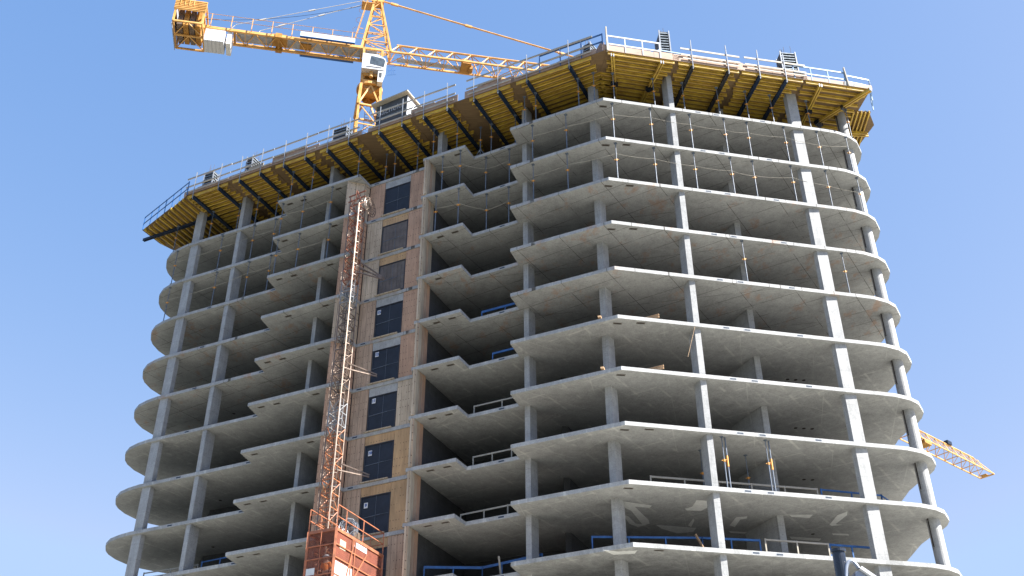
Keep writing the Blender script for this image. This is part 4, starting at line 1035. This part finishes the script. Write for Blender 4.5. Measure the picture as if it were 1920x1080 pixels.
# cab
oc = -1.35
c00, c10 = J(681, 98, oc), J(726, 103, oc); c01 = J(682, 127, oc); c11 = J(724, 133, oc)
u0 = (c00 - OJ).dot(uJ); u1 = (c10 - OJ).dot(uJ); ztc = c00.z - .05; zbc = c01.z
CX = lambda u, v, z: OJ + uJ * u + nJ * v + Z3 * z
cab = MB(); prof = [(u0, zbc), (u1 - .15, zbc - .0), (u1 + .02, zbc + .8), (u1 - .1, ztc - .35), (u1 - .7, ztc), (u0, ztc)]
pts = [CX(a, oc, z) for a, z in prof]; cab.poly3(pts, 1.25, nJ)
cab = cab.build('cab', M['white'], CR, recalc=True)
wn = MB(); wpts = [CX(u0 + .60, oc - .012, zbc + .55), CX(u1 - .18, oc - .012, zbc + .35), CX(u1 - .10, oc - .012, zbc + 1.0), CX(u1 - .25, oc - .012, ztc - .38), CX(u0 + .66, oc - .012, ztc - .22)]
wn.poly3(wpts, .012, -nJ); wn.build('cab_window', M['glass'], cab, recalc=True)
wn = MB(); wn.poly3([CX(u1 - .02, oc + .1, zbc + .75), CX(u1 - .02, oc + 1.1, zbc + .75), CX(u1 - .12, oc + 1.1, ztc - .4), CX(u1 - .12, oc + .1, ztc - .4)], .03, uJ); wn.build('front_window', M['glass'], cab, recalc=True)
MB().obox(CX(u0 + .95, oc - .03, zbc + .25), uJ, nJ, Z3, 1.2, .04, .05).build('handrail', M['white'], cab)
lo = MB(); lo.obox(CX(u1 - .38, oc + .3, zbc - .62), uJ, nJ, Z3, .4, .5, 1.2); lo.build('equipment_cabinet', M['cwconc'], CR)
MB().obox(CX(u1 - .38, oc + .04, zbc - .5), uJ, nJ, Z3, .2, .02, .5).build('cabinet_grille', M['formdark'], CR)
mb = MB()
for i in range(5): mb.bar(CX(u1 + .2 + .15 * i, oc + .1, zbc - .4 + .05 * i), CX(u1 + .15 + .1 * i, oc + .1, zbc + .9), .025)
for z in (0, .45, .9): mb.bar(CX(u1 + .15, oc + .1, zbc - .35 + z), CX(u1 + .75, oc + .1, zbc - .2 + z), .025)
mb.build('side_rail', M['blue'], CR)
# tower head
zh0 = CAMZ + 62.45; zh1 = CAMZ + 68.4
hb0 = [CX(-1.15, -.72, zh0), CX(1.2, -.72, zh0), CX(1.2, .72, zh0), CX(-1.15, .72, zh0)]
hb1 = [CX(-.48, -.30, zh1), CX(.08, -.30, zh1), CX(.08, .30, zh1), CX(-.48, .30, zh1)]
mb = MB(); n_ = 6
for i in range(4):
    j = (i + 1) % 4; mb.bar(hb0[i], hb1[i], .15)
    for s in range(n_):
        t0, t1 = s / n_, (s + 1) / n_
        mb.bar(hb0[i].lerp(hb1[i], t0), hb0[j].lerp(hb1[j], t1), .055) if s % 2 else mb.bar(hb0[j].lerp(hb1[j], t0), hb0[i].lerp(hb1[i], t1), .055)
        mb.bar(hb0[i].lerp(hb1[i], t0), hb0[j].lerp(hb1[j], t0), .06)
mb.obox(CX(-.2, 0, zh1 + .1), uJ, nJ, Z3, 1.0, .8, .25); mb.obox(CX(-.9, 0, zh1 - .35), uJ, nJ, Z3, 1.2, .9, .05)
mb.build('tower_head', Y_, CR)
mb = MB()
for v in (-.5, -.1):
    mb.bar(CX(-1.75, v, zh0 + 1.2), CX(-.95, v, zh1 + .6), .04)
for i in range(15):
    t = i / 14; p0 = CX(-1.75, -.5, zh0 + 1.2).lerp(CX(-.95, -.5, zh1 + .6), t); mb.bar(p0, p0 + nJ * .4, .03)
    if i % 3 == 0:
        mb.path([p0 + nJ * .2 + (-uJ * math.sin(k * .63) * .42 + nJ * math.cos(k * .63) * .35) for k in range(6)], .014, 4)
mb.bar(CX(-1.15, -.4, zh0 + 2.5), CX(-1.5, -.4, zh0 + 2.5), .04); mb.build('ladder', M['yellow'], CR)
# platform rails at the head
mb = MB()
for a in (-1.4, -.2):
    for v in (-.45, .45): mb.bar(CX(a, v, zh1 - .35), CX(a, v, zh1 + .7), .04)
for v in (-.45, .45):
    for dz in (.2, .7): mb.bar(CX(-1.4, v, zh1 + dz - .3), CX(.1, v, zh1 + dz - .3), .035)
mb.build('head_platform_rail', M['yellow'], CR)
# jib
ZJ1 = CAMZ + 62.47; ZJ2 = CAMZ + 63.95
jib = MB(); s0j, s1j = 1.1, 17.5; bay = 1.47; nb = int((s1j - s0j) / bay)
for v in (-.69, .69): jib.bar(CX(s0j - .3, v, ZJ1), CX(s1j, v, ZJ1), .13)
jib.tube(CX(s0j + .55, 0, ZJ2), CX(s1j - .6, 0, ZJ2), .085, 8)
for i in range(nb):
    a = s0j + i * bay; m_ = a + bay / 2; e = a + bay
    for v in (-.69, .69):
        jib.bar(CX(a, v, ZJ1), CX(m_, 0, ZJ2), .07); jib.bar(CX(m_, 0, ZJ2), CX(e, v, ZJ1), .07)
    jib.bar(CX(a, -.69, ZJ1), CX(a, .69, ZJ1), .06); jib.bar(CX(a, -.69, ZJ1), CX(e, .69, ZJ1), .05) if i % 2 else jib.bar(CX(a, .69, ZJ1), CX(e, -.69, ZJ1), .05)
jib.build('jib', Y_, CR)
MB().obox(CX(4.5, .2, ZJ1 + .05), uJ, nJ, Z3, 5.5, .45, .03).build('jib_walkway', M['grate'], CR)
tr = MB(); cxt = (J(873, 128, 0) - OJ).dot(uJ)
tr.obox(CX(cxt, 0, ZJ1 + .1), uJ, nJ, Z3, .8, 1.1, .5); tr.mi = 0; tr.tube(CX(cxt - .1, -.4, ZJ1 + .35), CX(cxt - .1, .4, ZJ1 + .35), .28, 12); tr.tube(CX(cxt + .4, -.3, ZJ1 - .15), CX(cxt + .4, .3, ZJ1 - .15), .2, 10)
tr.build('trolley_winch', M['yellowd'], CR)
mb = MB()
for v, z in ((-.2, ZJ1 + .35), (.1, ZJ1 + .5), (.25, ZJ1 + .2), (0, ZJ1 + .8)): mb.tube(CX(s0j, v, z), CX(s1j - .5, v, z), .012, 4)
mb.build('wire_rope', M['galvd'], CR)
# jib pendant
P0 = CX(.15, 0, CAMZ + 69.2); P1 = J(1062, 103, 0)
dv = (P1 - J(737, 8, 0)); P0 = J(737, 8, 0) - dv * .07; P1 = P1 + dv * .05
mb = MB(); mb.tube(P0, P1, .07, 8)
for t in (.07, .45, .93): 
    c_ = P0.lerp(P1, t); mb.bar(c_ - dv.normalized() * .3, c_ + dv.normalized() * .3, .17, .17)
mb.build('jib_pendant', M['yellow'], CR)
# counter jib
cj = MB(); e0, e1 = -14.9, -1.0
for v in (-.72, .72):
    cj.mi = 0; cj.bar(CX(e0, v, ZJ1), CX(e1, v, ZJ1), .16, .24)
    cj.bar(CX(e0, v, ZJ1 + 0), CX(-12.9, v, ZJ1), .18, .34)
i = 0; a = -11.0
while a < e1 - .6:
    bb = a + 1.62; m_ = (a + bb) / 2
    cj.bar(CX(a, -.72, ZJ1 - .02), CX(m_, .72, ZJ1 - .02), .07); cj.bar(CX(m_, .72, ZJ1 - .02), CX(bb, -.72, ZJ1 - .02), .07)
    cj.bar(CX(m_, -.72, ZJ1), CX(m_, .72, ZJ1), .045)
    a = bb
cj.mi = 1
for a in (-11.3, -11.0, -7.6): cj.bar(CX(a, -.72, ZJ1), CX(a, .72, ZJ1), .16, .2)
cj.build('counter_jib', Y_, CR)
cjb = MB(); a = -7.6
cjb.obox(CX(a, -.72, ZJ1 + .02), uJ, nJ, Z3, .5, .3, .45); cjb.obox(CX(a, .72, ZJ1 + .02), uJ, nJ, Z3, .5, .3, .45); cjb.obox(CX(a + .05, 0, ZJ1 + .3), uJ, nJ, Z3, 1.1, .9, .5); cjb.obox(CX(a + 2.1, 0.1, ZJ1 + .3), uJ, nJ, Z3, .9, .6, .5)
cjb.build('hoist_winch', M['yellowd'], CR)
MB().obox(CX(-5.4, 0, ZJ1 + .16), uJ, nJ, Z3, 11, 1.1, .03).build('walkway', M['grate'], CR)
# walkway rails
mb = MB()
for v in (-1.05, 1.0):
    for z in (.65, 1.2): mb.tube(CX(-13.2, v, ZJ1 + z), CX(-1.0, v, ZJ1 + z), .022, 5)
    a = -12.8
    while a < -1: mb.bar(CX(a, v, ZJ1 + .05), CX(a, v, ZJ1 + 1.22), .05); mb.bar(CX(a, v * .7, ZJ1 + .1), CX(a, v, ZJ1 + .1), .04); a += 1.55
mb.build('walkway_rail', M['yellow'], CR)
# long sign panels with blank faces
for v, w_ in ((-1.1, .5), (.95, .5)):
    a0 = (J(562, 72, -1.1) - OJ).dot(uJ); a1 = (J(665, 84, -1.1) - OJ).dot(uJ)
    MB().obox(CX((a0 + a1) / 2, v, ZJ1 + .22), uJ, nJ, Z3, a1 - a0, .05, .55).build('side_board', [M['banner']] if v < 0 else [M['bannerb']], CR)
    MB().obox(CX((a0 + a1) / 2, v, ZJ1 - .075), uJ, nJ, Z3, a1 - a0, .2, .04).build('board_underside', M['bannerb'], CR)
# counterweight box and blocks
bxn = -1.45; bxf = 1.45; bu0, bu1 = -15.5, -13.35; zb0 = CAMZ + 62.0; zb1 = CAMZ + 64.3
mb = MB()
for uu in (bu0, bu1):
    for v in (bxn, bxf): mb.bar(CX(uu, v, zb0), CX(uu, v, zb1), .13)
    for z in (zb0, CAMZ + 63.1, zb1): mb.bar(CX(uu, bxn, z), CX(uu, bxf, z), .12)
for v in (bxn, 0, bxf):
    for z in (zb0, zb1): mb.bar(CX(bu0, v, z), CX(bu1, v, z), .13)
for v0, v1 in ((bxn, 0), (0, bxf)):
    mb.bar(CX(bu0, v1, zb0), CX((bu0 + bu1) / 2, v0, zb0), .07); mb.bar(CX((bu0 + bu1) / 2, v0, zb0), CX(bu1, v1, zb0), .07)
mb.build('ballast_frame', Y_, CR)
mb = MB(); mb.obox(CX((bu0 + bu1) / 2, bxn - .08, CAMZ + 63.75), uJ, nJ, Z3, bu1 - bu0 + .25, .05, 1.15)
for i in range(6): mb.obox(CX((bu0 + bu1) / 2, bxn - .12, CAMZ + 63.3 + i * .18), uJ, nJ, Z3, bu1 - bu0 + .2, .05, .05)
for i in range(4): mb.obox(CX(bu0 + .3 + i * .33, bxn - .16, CAMZ + 64.0), uJ, nJ, Z3, .05, .04, .6)
mb.build('ballast_side_panel', M['yellow'], CR)
mb = MB(); mb.obox(CX(bu0 - .06, 0, CAMZ + 63.0), nJ, uJ, Z3, 2.9, .04, 2.6); mb.build('end_screen', M['grate'], CR)
for i in range(4): MB().obox(CX(bu0 + .42 + i * .45, .0, CAMZ + 62.9), uJ, nJ, Z3, .38, 2.1, 1.6).build('ballast_block', M['yellowd'] if i % 2 else M['hmetal'], CR)
for i in range(5):
    MB().obox(CX(-12.95 + i * .30, -.22, CAMZ + 61.55), uJ, nJ, Z3, .285, 1.35, 1.2).build('counterweight_block', M['white'], CR)
MB().obox(CX(-11.3, .0, CAMZ + 61.7), uJ, nJ, Z3, .35, 1.3, 1.25).build('counterweight_block', M['cwconc'], CR)
# counter jib ties
for off, pa, pb in ((-.7, (683, 1), (443, 46)), (.2, (683, 8), (487.8, 57.8))):
    a = J(*pa, off); b_ = J(*pb, off); b2 = CX((b_ - OJ).dot(uJ) - .4, off, ZJ1 + .1)
    mb = MB(); d_ = (b_ - a); mb.tube(a - d_ * .05, b_, .026, 6)
    for t in (.42, .8): c_ = a.lerp(b_, t); mb.bar(c_ - d_.normalized() * .28, c_ + d_.normalized() * .28, .09)
    mb.tube(b_, b2, .03, 6); mb.build('tie_rod', M['tie'], CR)
mb = MB(); a = J(683, 10, 0); b_ = J(375, 36, 0); 
mb.path([a.lerp(b_, t / 10) - Z3 * 1.1 * 4 * (t / 10) * (1 - t / 10) * .6 for t in range(11)], .02, 4); mb.build('power_cable', M['cable'], CR)

# ------------------------------------------------------------------ second crane, only its jib shows past the right end
th2 = R_(40.4); u2 = Vector((math.cos(th2), math.sin(th2), 0)); n2 = Vector((-math.sin(th2), math.cos(th2), 0))
ZK = CAMZ + 40.0
o1 = at_z(1660 + 1440 / 7.714, 780 + 770 / 7.714, ZK); o2 = at_z(1660 + 1350 / 7.714, 780 + 890 / 7.714, ZK)
cen = ((o1 + o2) / 2); half = abs((o2 - o1).dot(n2)) / 2
C2 = empty('tower_crane', (0, 0, 0), 'distant yellow lattice crane jib pointing down-right past the rounded end', 'tower crane')
X2 = lambda s, v, z: cen + u2 * s + n2 * v + Z3 * z
j2 = MB(); ln = 27; by_ = 1.45
for v in (-half, half): j2.bar(X2(-ln, v, 0), X2(1.0, v, 0), .09)
j2.tube(X2(-ln, 0, 1.3), X2(-.9, 0, 1.3), .07, 6)
a = -ln
while a < -.2:
    e = a + by_; m_ = (a + e) / 2
    for v in (-half, half):
        j2.bar(X2(a, v, 0), X2(m_, 0, 1.3), .05); j2.bar(X2(m_, 0, 1.3), X2(e, v, 0), .05) if e < .3 else None
    j2.bar(X2(a, -half, 0), X2(a, half, 0), .06); j2.bar(X2(a, -half, 0), X2(e, half, 0), .035)
    a = e
for v in (-half, half): j2.bar(X2(-.9, 0, 1.3), X2(1.0, v, 0), .05)
j2.bar(X2(1.0, -half, 0), X2(1.0, half, 0), .1)
j2.build('jib', M['yellow'], C2)
mb = MB(); mb.obox(X2(.4, 0, -.1), u2, n2, Z3, .5, .6, .06); mb.build('jib_end_plate', M['yellowd'], C2)
mb = MB(); pt = at_z(1660 + 930 / 7.714, 780 + 385 / 7.714, ZK + 1.5); mb.obox(X2((pt - cen).dot(u2), 0, 1.5), u2, n2, Z3, .7, .4, .35); mb.build('motor_box', M['black'], C2)
mb = MB(); mb.obox(X2(-10.3, 0, -.2), u2, n2, Z3, 1.1, half * 2 + .1, .3); mb.obox(X2(-10.9, 0, -.7), u2, n2, Z3, .8, .5, .5); mb.build('trolley', M['yellowd'], C2)
mst = MB(); q0 = X2(-ln - .3, 0, 0); zz = 0
while zz < ZK + .5:
    a = q4(Vector((q0.x, q0.y, 0)), u2, n2, 1.4, zz); b_ = q4(Vector((q0.x, q0.y, 0)), u2, n2, 1.4, min(zz + 2, ZK + 1.3))
    for i in range(4): mst.bar(a[i], b_[i], .13); mst.bar(a[i], b_[(i + 1) % 4], .06)
    zz += 2
mst.build('mast', M['yellow'], C2)

# ------------------------------------------------------------------ street lamp in the foreground
dl = ray(1571, 1031); tl = 10.9 / math.hypot(dl.x, dl.y); lp = Vector((dl.x * tl, dl.y * tl, dl.z * tl + CAMZ))
SL = empty('street_lamp', (lp.x, lp.y, 0), 'dark street lamp pole top with curved grey arm at the bottom right', 'street lamp')
b = Vector((lp.x, lp.y, 0))
MB().tube(b, b + Z3 * (lp.z - .02), .095, 20, .062).build('pole', M['black'], SL, smooth=False)
MB().tube(b + Z3 * (lp.z - .03), b + Z3 * (lp.z + .0), .075, 20).build('pole_cap', M['black'], SL)
MB().tube(b + Z3 * .0, b + Z3 * .5, .16, 20, .12).build('base_collar', M['black'], SL)
ny = Vector((0, 1, 0))
def LPt(px, py): return at_y(px, py, lp.y - .05)
arm = MB(); pts = [LPt(x, y) for x, y in ((1586, 1095), (1586, 1075), (1587, 1062), (1591, 1054), (1598, 1053), (1604, 1058), (1610, 1066))]
cu = []
for i in range(len(pts) - 1):
    p0, p1, p2, p3 = pts[max(0, i - 1)], pts[i], pts[i + 1], pts[min(len(pts) - 1, i + 2)]
    for k in range(8):
        t = k / 8; cu.append(.5 * ((2 * p1) + (p2 - p0) * t + (2 * p0 - 5 * p1 + 4 * p2 - p3) * t * t + (3 * p1 - 3 * p2 + p3 - p0) * t ** 3))
cu.append(pts[-1]); NR = 12
for i, c_ in enumerate(cu):
    d_ = (cu[min(i + 1, len(cu) - 1)] - cu[max(i - 1, 0)]).normalized(); y_ = Vector((0, 1, 0)); x_ = d_.cross(y_).normalized()
    for k in range(NR): arm.v.append(tuple(c_ + (x_ * math.cos(2 * math.pi * k / NR) + y_ * math.sin(2 * math.pi * k / NR)) * .02))
    if i:
        for k in range(NR): arm.f.append(((i - 1) * NR + k, (i - 1) * NR + (k + 1) % NR, i * NR + (k + 1) % NR, i * NR + k)); arm.m.append(0)
arm.build('arm', M['lampgrey'], SL, smooth=True)
hd = MB(); a = LPt(1612, 1066); e = LPt(1668, 1104)
hd.bar(a, e, .09, .03); hd.build('lamp_cover', M['signw'], SL)
hd = MB(); hd.poly3([LPt(1604, 1071), LPt(1616, 1069), LPt(1650, 1092), LPt(1648, 1104), LPt(1604, 1100)], .16, ny); hd.build('lamp_head', M['lampgrey'], SL, recalc=True)

for o in bpy.data.objects:
    if o.type == 'MESH' and o.parent is None and 'label' not in o and 'kind' not in o: print('UNLABELLED', o.name)
print('objects', len(bpy.data.objects))
